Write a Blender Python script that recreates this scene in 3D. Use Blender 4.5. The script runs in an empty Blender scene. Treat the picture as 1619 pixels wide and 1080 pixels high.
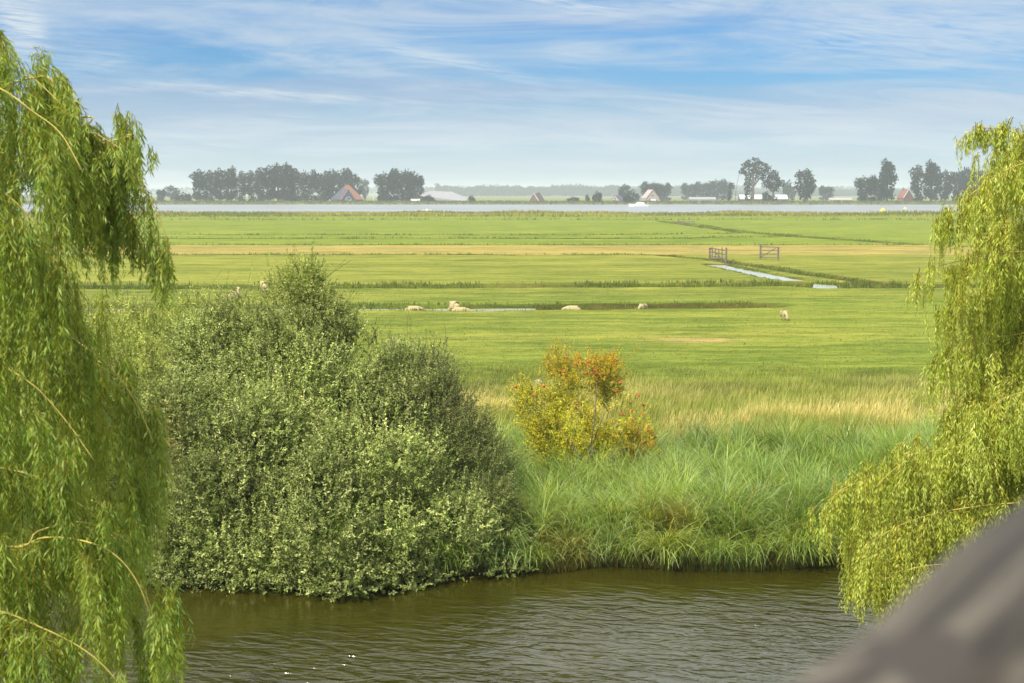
import bpy, math, random
import numpy as np
from mathutils import Vector

# ------------------------------------------------------------------ camera, world, sun, exposure
SC = bpy.context.scene
COL = SC.collection
F = 2248.0; CX = 809.5; CY = 540.0
PITCH = math.radians(5.97); CAMZ = 8.0
cam_d = bpy.data.cameras.new('camera'); cam = bpy.data.objects.new('camera', cam_d); COL.objects.link(cam)
cam.location = (0, 0, CAMZ); cam.rotation_euler = (math.radians(90) - PITCH, 0, 0)
cam_d.sensor_width = 36; cam_d.lens = F / 1619 * 36
cam_d.clip_start = 0.05; cam_d.clip_end = 30000
cam_d.dof.use_dof = True; cam_d.dof.focus_distance = 48; cam_d.dof.aperture_fstop = 3.4
SC.camera = cam

SUN_EL = math.radians(50); SUN_AZ = math.radians(-142)      # azimuth clockwise from +Y
sd = Vector((math.sin(SUN_AZ) * math.cos(SUN_EL), math.cos(SUN_AZ) * math.cos(SUN_EL), math.sin(SUN_EL)))
sl = bpy.data.lights.new('sun', 'SUN'); sun = bpy.data.objects.new('sun', sl); COL.objects.link(sun)
sl.energy = 3.7; sl.angle = math.radians(1.2); sl.color = (1.0, 0.93, 0.80)
sun.rotation_euler = (-sd).to_track_quat('-Z', 'Y').to_euler(); sun.location = (0, 0, 60)

SC.view_settings.view_transform = 'Standard'; SC.view_settings.look = 'None'
SC.view_settings.exposure = 1.0; SC.view_settings.gamma = 1
try: SC.view_settings.use_curve_mapping = False
except Exception: pass
SC.cycles.max_bounces = 8; SC.cycles.transmission_bounces = 4; SC.cycles.volume_bounces = 1
SC.cycles.diffuse_bounces = 4; SC.cycles.glossy_bounces = 3
SC.cycles.use_denoising = True

W = bpy.data.worlds.new('World'); SC.world = W; W.use_nodes = True
class NT:
    """small node-tree helper"""
    def __init__(s, tree): s.t = tree; s.n = tree.nodes; s.l = tree.links
    def new(s, ty, **kw):
        n = s.n.new(ty)
        for k, v in kw.items():
            if k.startswith('i_'): n.inputs[int(k[2:])].default_value = v
            else: setattr(n, k, v)
        return n
    def put(s, sock, v):
        if hasattr(v, 'is_linked') or isinstance(v, bpy.types.NodeSocket): s.l.new(v, sock)
        else: sock.default_value = v
    def math(s, op, a, b=None, c=None, clamp=False):
        n = s.n.new('ShaderNodeMath'); n.operation = op; n.use_clamp = clamp
        s.put(n.inputs[0], a)
        if b is not None: s.put(n.inputs[1], b)
        if c is not None: s.put(n.inputs[2], c)
        return n.outputs[0]
    def mix(s, f, a, b, blend='MIX'):
        n = s.n.new('ShaderNodeMix'); n.data_type = 'RGBA'; n.blend_type = blend
        s.put(n.inputs[0], f); s.put(n.inputs[6], a); s.put(n.inputs[7], b)
        return n.outputs[2]
    def ramp(s, f, pts):
        n = s.n.new('ShaderNodeValToRGB'); cr = n.color_ramp
        while len(cr.elements) < len(pts): cr.elements.new(0.5)
        for e, (p, c) in zip(cr.elements, pts):
            e.position = p; e.color = c if len(c) == 4 else (*c, 1)
        s.put(n.inputs[0], f); return n.outputs[0]
    def sstep(s, v, a, b):
        n = s.n.new('ShaderNodeMapRange'); n.interpolation_type = 'SMOOTHSTEP'
        s.put(n.inputs[0], v); n.inputs[1].default_value = a; n.inputs[2].default_value = b
        return n.outputs[0]
    def noise(s, vec, scale, detail=4, rough=0.55, dist=0.0):
        n = s.n.new('ShaderNodeTexNoise'); n.inputs['Scale'].default_value = scale
        n.inputs['Detail'].default_value = detail; n.inputs['Roughness'].default_value = rough
        n.inputs['Distortion'].default_value = dist
        s.l.new(vec, n.inputs['Vector']); return n.outputs[0]
    def comb(s, x, y, z=0.0):
        n = s.n.new('ShaderNodeCombineXYZ'); s.put(n.inputs[0], x); s.put(n.inputs[1], y); s.put(n.inputs[2], z)
        return n.outputs[0]

def build_world():
    t = NT(W.node_tree); W.node_tree.nodes.clear()
    out = t.new('ShaderNodeOutputWorld'); bg = t.new('ShaderNodeBackground')
    sky = t.new('ShaderNodeTexSky'); sky.sky_type = 'NISHITA'; sky.sun_disc = False
    sky.sun_elevation = SUN_EL; sky.sun_rotation = SUN_AZ; sky.air_density = 1.0; sky.dust_density = 0.6; sky.ozone_density = 1.6
    tc = t.new('ShaderNodeTexCoord'); sp = t.new('ShaderNodeSeparateXYZ'); t.l.new(tc.outputs['Generated'], sp.inputs[0])
    x, y, z = sp.outputs
    zz = t.math('ADD', t.math('MAXIMUM', z, 0.0), 0.10)
    px = t.math('DIVIDE', x, zz); py = t.math('DIVIDE', y, zz)
    # high thin veils: noise on a flat layer overhead, stretched along a slightly turned wind
    a = t.math('ADD', t.math('MULTIPLY', px, 0.52), t.math('MULTIPLY', py, 0.14))
    b = t.math('ADD', t.math('MULTIPLY', py, 0.90), t.math('MULTIPLY', px, -0.16))
    v1 = t.comb(a, b, 3.7)
    n1 = t.noise(v1, 1.6, 10, 0.64, 1.0)
    n2 = t.noise(t.comb(t.math('MULTIPLY', px, 0.32), t.math('MULTIPLY', py, 0.55), 11.2), 0.85, 5, 0.55, 0.2)
    veil = t.sstep(t.math('ADD', t.math('MULTIPLY', n1, 0.55), t.math('MULTIPLY', n2, 0.6)), 0.50, 0.72)
    # named cirrus bands, each given by where it stands in the sky
    az = t.math('DIVIDE', x, t.math('MAXIMUM', y, 0.05)); el = t.math('DIVIDE', z, t.math('MAXIMUM', y, 0.05))
    wob = t.math('MULTIPLY', t.math('SUBTRACT', t.noise(t.comb(t.math('MULTIPLY', az, 14), t.math('MULTIPLY', el, 50), 1.0), 1.0, 4, 0.55), 0.5), 0.012)
    tex = t.noise(t.comb(t.math('MULTIPLY', az, 26), t.math('MULTIPLY', t.math('SUBTRACT', el, t.math('MULTIPLY', az, -0.1)), 330), 5.0), 1.0, 6, 0.62, 0.6)
    tot = None
    def E(py_): return (305 - py_) / F
    def A(px_): return (px_ - CX) / F
    for (x0, y0, x1, y1, wd, st) in [(215, 134, 670, 166, 9, .55), (560, 66, 850, 130, 12, .50), (800, 2, 1010, 30, 16, .55),
                                     (240, 200, 520, 190, 10, .22), (980, 170, 1200, 192, 12, .3), (1200, 215, 1450, 196, 14, .28),
                                     (860, 90, 960, 92, 14, .3), (180, 238, 420, 232, 18, .35), (1000, 20, 1160, 12, 18, .35), (0, 15, 90, 60, 60, .55),
                                     (1180, 60, 1660, 60, 50, .42), (-60, 40, 260, 120, 60, .25), (620, 175, 1000, 160, 40, .2)]:
        a0, a1 = A(x0), A(x1); k = (E(y1) - E(y0)) / (a1 - a0)
        cen = t.math('ADD', t.math('MULTIPLY', t.math('SUBTRACT', az, a0), k), E(y0))
        d = t.math('DIVIDE', t.math('SUBTRACT', t.math('SUBTRACT', el, wob), cen), wd / F)
        g = t.math('EXPONENT', t.math('MULTIPLY', t.math('MULTIPLY', d, d), -1.0))
        L = a1 - a0
        w = t.math('MULTIPLY', t.sstep(az, a0 - .15 * L, a0 + .35 * L), t.math('SUBTRACT', 1.0, t.sstep(az, a1 - .35 * L, a1 + .15 * L)))
        m = t.math('MULTIPLY', t.math('MULTIPLY', g, w), t.math('MULTIPLY', t.sstep(tex, .28, .66), st * 1.25))
        tot = m if tot is None else t.math('ADD', tot, m)
    # grey-violet flat sheets
    n3 = t.noise(t.comb(t.math('ADD', t.math('MULTIPLY', px, 0.42), t.math('MULTIPLY', py, .1)), t.math('MULTIPLY', py, 0.8), 23.0), 0.9, 8, 0.6, 0.6)
    sheet = t.math('MULTIPLY', t.sstep(n3, .42, .64), 0.6)
    sk = t.mix(1.0, sky.outputs[0], (0.22, 0.46, 0.74, 1), 'MULTIPLY')
    c1 = t.mix(sheet, sk, (2.3, 2.95, 4.3, 1))
    c2 = t.mix(t.math('MULTIPLY', veil, 0.85), c1, (3.6, 4.3, 5.1, 1))
    c3 = t.mix(t.math('MINIMUM', tot, 0.85), c2, (4.6, 5.1, 5.5, 1))
    # milky low air above the horizon
    low = t.math('SUBTRACT', 1.0, t.sstep(z, 0.0, 0.085))
    c4 = t.mix(t.math('MULTIPLY', low, 0.62), c3, (4.9, 5.45, 5.6, 1))
    c4 = t.mix(t.math('MULTIPLY', t.sstep(z, .13, .27), t.math('ADD', t.math('MULTIPLY', n2, .5), .58)), c4, (7.6, 7.9, 8.2, 1))  # extra white sky above the view, added for water sheen and softer fill
    t.l.new(c4, bg.inputs[0]); bg.inputs[1].default_value = 0.078
    t.l.new(bg.outputs[0], out.inputs[0])
build_world()

# ------------------------------------------------------------------ helpers
rng = np.random.default_rng(7); random.seed(7)
CP, SP = math.cos(PITCH), math.sin(PITCH)
def ray(px, py):
    u = (px - CX) / F; v = (CY - py) / F
    return np.array([u, CP + v * SP, -SP + v * CP])
def P(px, py, z=0.0):
    r = ray(px, py); s = (z - CAMZ) / r[2]; return np.array([r[0] * s, r[1] * s, z])
def PD(px, py, y):
    r = ray(px, py); s = y / r[1]; return np.array([r[0] * s, y, CAMZ + r[2] * s])
def S(r, g, b, k=1.0):
    f = lambda c: ((c / 255 + .055) / 1.055) ** 2.4 if c > 10 else c / 255 / 12.92
    return np.array([f(r), f(g), f(b)]) * k

def _h(i, j, s):
    n = (i * 374761393 + j * 668265263 + s * 1442695041) & 0xffffffff
    n = ((n ^ (n >> 13)) * 1274126177) & 0xffffffff
    return ((n ^ (n >> 16)) & 0xffff) / 65535.0
def vn(x, y, s=0):
    x = np.asarray(x, float); y = np.asarray(y, float)
    i = np.floor(x).astype(np.int64); j = np.floor(y).astype(np.int64)
    fx = x - i; fy = y - j; fx = fx * fx * (3 - 2 * fx); fy = fy * fy * (3 - 2 * fy)
    return (_h(i, j, s) * (1 - fx) + _h(i + 1, j, s) * fx) * (1 - fy) + (_h(i, j + 1, s) * (1 - fx) + _h(i + 1, j + 1, s) * fx) * fy
def fbm(x, y, s=0, o=4):
    r = 0; a = .5; t = 0
    for k in range(o):
        r = r + a * vn(x * 2 ** k, y * 2 ** k, s + k * 17); t += a; a *= .5
    return r / t
def ss(v, a, b):
    t = np.clip((np.asarray(v, float) - a) / (b - a), 0, 1); return t * t * (3 - 2 * t)
def unit(v): return v / np.maximum(np.linalg.norm(v, axis=-1, keepdims=True), 1e-9)

def tag(o, label=None, cat=None, group=None, kind=None):
    if label: o['label'] = label
    if cat: o['category'] = cat
    if group: o['group'] = group
    if kind: o['kind'] = kind
    return o
def thing(name, label, cat, loc=(0, 0, 0), rz=0, group=None):
    o = bpy.data.objects.new(name, None); COL.objects.link(o); o.location = tuple(float(c) for c in loc)
    o.rotation_euler = (0, 0, rz); o.empty_display_size = .2
    return tag(o, label, cat, group)
def qmesh(name, V, Q, C=None, mat=None, parent=None, smooth=False):
    V = np.asarray(V, np.float32).reshape(-1, 3); Q = np.asarray(Q, np.int32)
    me = bpy.data.meshes.new(name); k = Q.shape[1]; n = len(Q)
    me.vertices.add(len(V)); me.vertices.foreach_set('co', V.ravel())
    me.loops.add(n * k); me.loops.foreach_set('vertex_index', Q.ravel())
    me.polygons.add(n); me.polygons.foreach_set('loop_start', np.arange(0, n * k, k, dtype=np.int32))
    me.polygons.foreach_set('loop_total', np.full(n, k, np.int32))
    if smooth: me.polygons.foreach_set('use_smooth', np.ones(n, bool))
    if C is not None:
        at = me.color_attributes.new('tint', 'FLOAT_COLOR', 'POINT')
        c4 = np.ones((len(V), 4), np.float32); c4[:, :3] = C; at.data.foreach_set('color', c4.ravel())
    me.update(calc_edges=True)
    if mat: me.materials.append(mat)
    o = bpy.data.objects.new(name, me); COL.objects.link(o)
    if parent is not None: o.parent = parent
    return o
class MB:
    """collects simple solids into one mesh"""
    def __init__(s): s.v = []; s.f = []
    def add(s, vs, fs):
        b = len(s.v); s.v += [tuple(float(c) for c in v) for v in vs]; s.f += [tuple(i + b for i in f) for f in fs]
    def box(s, x0, x1, y0, y1, z0, z1):
        s.add([(x0, y0, z0), (x1, y0, z0), (x1, y1, z0), (x0, y1, z0), (x0, y0, z1), (x1, y0, z1), (x1, y1, z1), (x0, y1, z1)],
              [(0, 3, 2, 1), (4, 5, 6, 7), (0, 1, 5, 4), (1, 2, 6, 5), (2, 3, 7, 6), (3, 0, 4, 7)])
    def bar(s, a, b, w, h=None):
        s.tube([a, b], [w * .5, w * .5], 6)
    def tube(s, pts, rad, n=8, cap=True, jit=0):
        pts = [Vector(p) for p in pts]; rings = []
        up = Vector((0.13, 0.21, 1)).normalized()
        for i, p in enumerate(pts):
            d = (pts[min(i + 1, len(pts) - 1)] - pts[max(i - 1, 0)]).normalized()
            a = d.cross(up)
            if a.length < .05: a = d.cross(Vector((1, 0, 0)))
            a.normalize(); b = d.cross(a)
            rings.append([p + (a * math.cos(2 * math.pi * k / n) + b * math.sin(2 * math.pi * k / n)) * rad[i] * (1 + jit * random.uniform(-1, 1)) for k in range(n)])
        vs = [v for r in rings for v in r]; fs = []
        for i in range(len(pts) - 1):
            for k in range(n):
                fs.append((i * n + k, i * n + (k + 1) % n, (i + 1) * n + (k + 1) % n, (i + 1) * n + k))
        if cap:
            fs.append(tuple(range(n - 1, -1, -1))); fs.append(tuple((len(pts) - 1) * n + k for k in range(n)))
        s.add(vs, fs)
    def build(s, name, mat, parent=None, smooth=False):
        me = bpy.data.meshes.new(name); me.from_pydata(s.v, [], s.f); me.update()
        if smooth: me.polygons.foreach_set('use_smooth', [True] * len(me.polygons))
        me.materials.append(mat); o = bpy.data.objects.new(name, me); COL.objects.link(o)
        if parent is not None: o.parent = parent
        return o
def copy_tree(o, parent=None):
    c = o.copy(); COL.objects.link(c); c.parent = parent
    for ch in list(o.children): copy_tree(ch, c)
    return c

# ---- materials
def mat_simple(name, col, rough=.85, var=.25, scale=3.0, bump=0.0, spec=.3):
    m = bpy.data.materials.new(name); m.use_nodes = True; t = NT(m.node_tree); b = m.node_tree.nodes['Principled BSDF']
    tc = t.new('ShaderNodeTexCoord'); n = t.noise(tc.outputs['Object'], scale, 5, .6)
    c = np.array(col)
    cc = t.mix(t.sstep(n, .3, .7), (*(c * (1 - var)), 1), (*(c * (1 + var)), 1))
    t.l.new(cc, b.inputs['Base Color']); b.inputs['Roughness'].default_value = rough; b.inputs['Specular IOR Level'].default_value = spec
    if bump:
        bp = t.new('ShaderNodeBump'); bp.inputs['Strength'].default_value = .6; bp.inputs['Distance'].default_value = bump
        t.l.new(n, bp.inputs['Height']); t.l.new(bp.outputs[0], b.inputs['Normal'])
    return m
def mat_leaf(name, transl=.35, rough=.5, back=(1.0, 1.0, 1.0), spec=.4):
    m = bpy.data.materials.new(name); m.use_nodes = True; t = NT(m.node_tree); nt = m.node_tree
    b = nt.nodes['Principled BSDF']; out = nt.nodes['Material Output']
    at = t.new('ShaderNodeAttribute'); at.attribute_name = 'tint'
    geo = t.new('ShaderNodeNewGeometry')
    c = t.mix(geo.outputs['Backfacing'], at.outputs[0], t.mix(1.0, at.outputs[0], (*back, 1), 'MULTIPLY'))
    t.l.new(c, b.inputs['Base Color']); b.inputs['Roughness'].default_value = rough; b.inputs['Specular IOR Level'].default_value = spec
    tr = t.new('ShaderNodeBsdfTranslucent'); t.l.new(t.mix(1.0, at.outputs[0], (1.25, 1.2, .6, 1), 'MULTIPLY'), tr.inputs[0])
    mx = t.new('ShaderNodeMixShader'); mx.inputs[0].default_value = transl
    t.l.new(b.outputs[0], mx.inputs[1]); t.l.new(tr.outputs[0], mx.inputs[2]); t.l.new(mx.outputs[0], out.inputs[0])
    return m
M_willow = mat_leaf('willow_leaf', .48, .5, (1.12, 1.15, 1.4), .3)
M_sallow = mat_leaf('sallow_leaf', .32, .6, (1.14, 1.14, 1.25), .2)
M_grass = mat_leaf('grass_blade', .45, .5)
M_far = mat_leaf('far_foliage', .12, .8, (1, 1, 1), .1)
M_bark = mat_simple('bark', (.10, .085, .06), .9, .35, 6, .02)
M_twig = mat_simple('yellow_twig', (.38, .31, .07), .7, .25, 9)
M_wood = mat_simple('grey_gate_wood', (.15, .125, .105), .85, .3, 5)

# ---- ribbons and leaves
def ribbons(Pc, Wd, side):
    """Pc (N,K,3) centre lines, Wd (N,K) half widths, side (N,3) or (N,K,3)"""
    N, K, _ = Pc.shape
    if side.ndim == 2: side = np.repeat(side[:, None, :], K, 1)
    L = Pc - side * Wd[..., None]; R = Pc + side * Wd[..., None]
    V = np.stack([L, R], 2).reshape(-1, 3)
    i = np.arange(N)[:, None] * 2 * K + np.arange(K - 1)[None, :] * 2
    Q = np.stack([i, i + 1, i + 3, i + 2], -1).reshape(-1, 4)
    return V, Q
def leaves(Bs, D, ln, wd, col, curl=.12, bias=None):
    """diamond leaves: base, direction, length, width"""
    N = len(Bs); D = unit(D); r = unit(rng.normal(size=(N, 3))) if bias is None else unit(bias + unit(rng.normal(size=(N, 3))) * .75); sd_ = unit(np.cross(D, r)); nn = np.cross(D, sd_)
    ln = np.broadcast_to(ln, (N,))[:, None]; wd = np.broadcast_to(wd, (N,))[:, None]
    mid = Bs + D * ln * .45 + nn * ln * curl
    V = np.stack([Bs, mid + sd_ * wd * .5, Bs + D * ln, mid - sd_ * wd * .5], 1).reshape(-1, 3)
    Q = (np.arange(N)[:, None] * 4 + np.arange(4)[None, :])
    C = np.repeat(col, 4, 0)
    return V, Q, C
def cat_geo(parts):
    Vs, Qs, Cs = [], [], []; b = 0
    for V, Q, C in parts:
        Vs.append(V); Qs.append(Q + b); Cs.append(C); b += len(V)
    return np.concatenate(Vs), np.concatenate(Qs), np.concatenate(Cs)
def tints(N, cols, w=None, jit=.15):
    cols = np.array(cols); i = rng.choice(len(cols), N, p=w); j = rng.choice(len(cols), N, p=w); t = rng.random((N, 1)) * .6
    c = cols[i] * (1 - t) + cols[j] * t
    return np.clip(c * (1 + jit * rng.normal(size=(N, 1))), .004, .9)

# ------------------------------------------------------------------ the lie of the land
def far_bank(x): return 31.9 + .11 * x + .75 * (fbm(x * .45, x * 0 + 3.3, 5) - .5) * 2
def near_bank(x): return 15.5 + .05 * x
def poly_dist(x, y, pts):
    d = np.full(np.shape(x), 1e9)
    for (a, b) in zip(pts[:-1], pts[1:]):
        a = np.array(a[:2]); b = np.array(b[:2]); ab = b - a; L = ab @ ab
        t = np.clip(((x - a[0]) * ab[0] + (y - a[1]) * ab[1]) / L, 0, 1)
        d = np.minimum(d, np.hypot(x - a[0] - t * ab[0], y - a[1] - t * ab[1]))
    return d
def pl(*pp): return [tuple(P(a, b)[:2]) for a, b in pp]
DITCH = [  # (polyline, half width, depth, water level or None)
    ([(-90, 100.2)] + pl((540, 488), (740, 488), (1000, 486), (1200, 484)), 2.3, .42, -.17),
    ([(-110, 124)] + pl((285, 455), (700, 454), (1100, 452), (1250, 450), (1305, 454), (1420, 453)) + [(70, 123)], 2.5, .55, -.30),
    (pl((1132, 418), (1145, 422), (1180, 429), (1215, 436), (1255, 443), (1262, 445)), 1.5, .30, -.10),
    (pl((1050, 404), (1130, 411), (1240, 428), (1340, 442), (1400, 452)), 1.2, .35, None),
    ([(-170, 184.5), (17, 184.5)], 1.1, .45, -.38),
    ([(-220, 219), (160, 219)], 1.3, .4, -.38),
    ([(-240, 252), (30, 250), (52, 262)], 1.7, .5, -.45),
    ([(-240, 276), (10, 270), (48, 284)], 1.5, .4, -.38),
    (pl((1050, 350), (1180, 368), (1420, 385), (1560, 391)), 2.0, .55, -.5),
    ([(-400, 425), (400, 425)], 2.6, .5, -.4),
]
def height(x, y):
    x = np.asarray(x, float); y = np.asarray(y, float)
    h = (fbm(x * .08, y * .08, 1) - .5) * .16 * ss(y, 34, 60) * (1 - ss(y, 400, 560)) + (fbm(x * .5, y * .5, 2, 3) - .5) * .10
    for pts, w, dep, wl in DITCH:
        d = poly_dist(x, y, pts) + (fbm(x * .5, y * .5, 9, 3) - .5) * .9
        h = h - dep * (1 - ss(d, w * .45, w)) + .07 * np.exp(-((d - w * 1.25) / (w * .35)) ** 2)
    fb = far_bank(x); nb = near_bank(x)
    c = (1 - ss(y, fb - .5, fb + .7)) * ss(y, nb - .8, nb + .3)
    h = h * (1 - c) - 2.0 * c
    lk = ss(y, 566 + 10 * (fbm(x * .02, 0 * x + 1, 4) - .5) * 2, 574) * (1 - ss(y, 1052, 1058))
    h = h * (1 - lk) - 2.2 * lk
    h = h + 1.25 * ss(y, 1054, 1066) * (1 - ss(y, 1084, 1100))
    return h
GRASS_K = .50
def gcol(x, y, h=None):
    x = np.asarray(x, float); y = np.asarray(y, float); sh = x.shape
    def C(r, g, b): return np.broadcast_to(S(r, g, b, GRASS_K), sh + (3,)).copy()
    def mx(a, b, f): return a * (1 - f[..., None]) + b * f[..., None]
    g = C(153, 162, 74)
    st = fbm(x * .035, y * .22, 31, 5); s2 = fbm(x * .25, y * .7, 33, 4); s3 = fbm(x * .012, y * .03, 35, 3)
    g = mx(g, C(172, 172, 80), ss(st, .42, .72) * .65)
    g = mx(g, C(128, 146, 58), ss(s2, .46, .66) * .65)
    g = mx(g, C(140, 160, 62), ss(s3, .45, .7) * .55)
    # field by field
    g = mx(g, C(166, 168, 74), (ss(y, 124, 126) * (1 - ss(y, 183, 184))) * .35)
    g = mx(g, C(146, 168, 66), ss(y, 219, 221) * .5)
    stub = ss(y, 184.6, 186.2) * (1 - ss(y, 216.5, 218)) 
    right = ss(x, 30, 60); stub = stub * (1 - .0 * right)
    g = mx(g, C(190, 174, 102) * (1 + .16 * (fbm(x * .1, y * .6, 44, 4) - .5))[..., None], stub * .93)
    dry = np.exp(-(((x - 9.8) / 2.4) ** 2 + ((y - 77.5) / 1.2) ** 2) ** 1.5) * (.5 + fbm(x * .8, y * 1.2, 50))
    g = mx(g, C(205, 180, 120), np.clip(dry, 0, .8))
    rough = (1 - ss(y + 14 * (fbm(x * .25, y * .25, 88, 4) - .5), 57, 66)) * ss(y, 30, 33)
    g = mx(g, C(112, 130, 50), rough * .8)
    fr = ss(y, 470 + 20 * st, 500) * (1 - ss(y, 600, 620))
    g = mx(g, C(140, 140, 62), fr * .8)
    g = mx(g, C(128, 134, 78), ss(y, 1000, 1050) * .9)
    g = mx(g, C(150, 160, 92), ss(y, 1090, 1200) * .7)
    # ditch sides: rank dark growth and bare peat
    dd = np.zeros(sh); bare = np.zeros(sh)
    for k, (pts, w, dep, wl) in enumerate(DITCH):
        d = poly_dist(x, y, pts)
        f = (1 - ss(d, w * .9, w * 1.35)) * (.55 + .45 * ss(fbm(x * .15, y * .1, 160 + k), .35, .6)); dd = np.maximum(dd, f)
        bare = np.maximum(bare, (1 - ss(d, w * .55, w * 1.0)) * ss(fbm(x * .12, y * .12, 60 + k), .42, .6))
    g = mx(g, C(82, 94, 36), dd * .95)
    g = mx(g, C(112, 90, 60), bare * .85)
    return g

def build_ground():
    ys = np.concatenate([np.arange(-60, 14, 4), np.arange(14, 34, .35), np.arange(34, 66, .6), np.arange(66, 136, .36), np.arange(136, 190, .55),
                         np.arange(190, 290, .8), np.arange(290, 590, 2.2), np.arange(590, 1050, 25), np.arange(1050, 1104, 2.2),
                         np.array([1110, 1150, 1250, 1400, 1600, 1900, 2300, 2800, 3500, 4500, 6000, 7800])])
    u = np.concatenate([-np.array([14, 9, 6, 4, 3, 2.2, 1.7, 1.3, 1.05, .9, .8, .7, .62, .56]), np.linspace(-.5, .5, 381), np.array([.56, .62, .7, .8, .9, 1.05, 1.3, 1.7, 2.2, 3, 4, 6, 9, 14])])
    Y, U = np.meshgrid(ys, u, indexing='ij'); X = U * (np.maximum(Y, 16) + 8)
    X = np.clip(X, -8000, 8000)
    Z = height(X, Y); n, m = Y.shape
    i = (np.arange(n - 1)[:, None] * m + np.arange(m - 1)[None, :]).ravel()
    Q = np.stack([i, i + 1, i + m + 1, i + m], -1)
    M = bpy.data.materials.new('meadow_ground'); M.use_nodes = True; t = NT(M.node_tree); b = M.node_tree.nodes['Principled BSDF']
    at = t.new('ShaderNodeAttribute'); at.attribute_name = 'tint'
    geo = t.new('ShaderNodeNewGeometry'); sp = t.new('ShaderNodeSeparateXYZ'); t.l.new(geo.outputs['Position'], sp.inputs[0])
    n1 = t.noise(geo.outputs['Position'], 1.6, 6, .7)
    n2 = t.noise(t.comb(t.math('MULTIPLY', sp.outputs[0], .25), sp.outputs[1], 0.0), .55, 6, .72)
    n3 = t.noise(t.comb(t.math('MULTIPLY', sp.outputs[0], .12), sp.outputs[1], 4.0), 1.7, 5, .7)
    n4 = t.noise(t.comb(t.math('MULTIPLY', sp.outputs[0], .3), sp.outputs[1], 9.0), .16, 5, .75)
    f = t.math('ADD', t.math('ADD', t.math('MULTIPLY', n1, .35), t.math('MULTIPLY', n2, .6)), t.math('ADD', t.math('MULTIPLY', n3, .35), t.math('MULTIPLY', n4, .5)))
    k = t.ramp(t.sstep(f, .74, 1.06), [(0, (.62, .68, .50)), (.45, (.98, 1.0, .90)), (1, (1.5, 1.36, 1.2))])
    t.l.new(t.mix(1.0, at.outputs[0], k, 'MULTIPLY'), b.inputs['Base Color'])
    b.inputs['Roughness'].default_value = .95; b.inputs['Specular IOR Level'].default_value = .05
    bp = t.new('ShaderNodeBump'); bp.inputs['Strength'].default_value = .9; bp.inputs['Distance'].default_value = .12
    t.l.new(t.math('ADD', n1, n3), bp.inputs['Height']); t.l.new(bp.outputs[0], b.inputs['Normal'])
    o = qmesh('ground', np.stack([X, Y, Z], -1), Q, gcol(X, Y).reshape(-1, 3), M, smooth=True)
    tag(o, 'flat green polder meadow with strips and ditches', None, None, 'structure')
build_ground()

# ------------------------------------------------------------------ water
def mat_water(name, body, wav):
    m = bpy.data.materials.new(name); m.use_nodes = True; t = NT(m.node_tree); b = m.node_tree.nodes['Principled BSDF']
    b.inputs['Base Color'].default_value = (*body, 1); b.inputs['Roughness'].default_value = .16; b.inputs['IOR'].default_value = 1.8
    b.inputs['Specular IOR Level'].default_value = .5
    geo = t.new('ShaderNodeNewGeometry'); wav(t, b, geo); return m
def w_canal(t, b, geo):
    sp = t.new('ShaderNodeSeparateXYZ'); t.l.new(geo.outputs['Position'], sp.inputs[0]); x, y, _ = sp.outputs
    # wind ripples, crests roughly along x with a slight turn
    a = t.math('ADD', t.math('MULTIPLY', x, .40), t.math('MULTIPLY', y, .10)); c = t.math('ADD', y, t.math('MULTIPLY', x, .22))
    n1 = t.noise(t.comb(t.math('MULTIPLY', a, 4.4), t.math('MULTIPLY', c, 3.6), 0.0), 1.0, 3, .45, .7)
    n2 = t.noise(t.comb(t.math('MULTIPLY', x, 3.0), t.math('MULTIPLY', y, 6.5), 7.0), 1.6, 2, .5, .3)
    gust = t.noise(geo.outputs['Position'], .16, 3, .5, .4)
    # calm in the lee of the bank and the bushes, ruffled in the open
    lee = t.sstep(t.math('SUBTRACT', t.math('SUBTRACT', 31.4, y), t.math('MULTIPLY', x, -.30)), .6, 4.5)
    amp = t.math('MULTIPLY', t.math('ADD', t.math('MULTIPLY', lee, .9), .12), t.math('ADD', t.sstep(gust, .35, .65), .45))
    hgt = t.math('MULTIPLY', t.math('ADD', t.math('POWER', n1, 1.6), t.math('MULTIPLY', n2, .22)), amp)
    bp = t.new('ShaderNodeBump'); bp.inputs['Strength'].default_value = 1.0; bp.inputs['Distance'].default_value = .12
    t.l.new(hgt, bp.inputs['Height']); t.l.new(bp.outputs[0], b.inputs['Normal'])
    n5 = t.noise(geo.outputs['Position'], .5, 4, .6)
    t.l.new(t.mix(n5, (.024, .023, .002, 1), (.038, .035, .003, 1)), b.inputs['Base Color'])
def w_lake(t, b, geo):
    b.inputs['Roughness'].default_value = .35
    sp = t.new('ShaderNodeSeparateXYZ'); t.l.new(geo.outputs['Position'], sp.inputs[0])
    nv = t.noise(t.comb(t.math('MULTIPLY', sp.outputs[0], .006), t.math('MULTIPLY', sp.outputs[1], .03), 0.0), 1.0, 4, .6)
    t.l.new(t.mix(t.sstep(nv, .35, .65), (.12, .13, .135, 1), (.22, .23, .23, 1)), b.inputs['Base Color'])
    n1 = t.noise(geo.outputs['Position'], 1.2, 3, .6)
    bp = t.new('ShaderNodeBump'); bp.inputs['Strength'].default_value = 1.0; bp.inputs['Distance'].default_value = .35
    t.l.new(n1, bp.inputs['Height']); t.l.new(bp.outputs[0], b.inputs['Normal'])
def w_ditch(t, b, geo):
    n1 = t.noise(geo.outputs['Position'], 3, 2, .5)
    bp = t.new('ShaderNodeBump'); bp.inputs['Strength'].default_value = .3; bp.inputs['Distance'].default_value = .01
    t.l.new(n1, bp.inputs['Height']); t.l.new(bp.outputs[0], b.inputs['Normal'])
M_canal = mat_water('canal_water', (.06, .05, .012), w_canal)
M_lake = mat_water('lake_water', (.17, .18, .185), w_lake)
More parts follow.
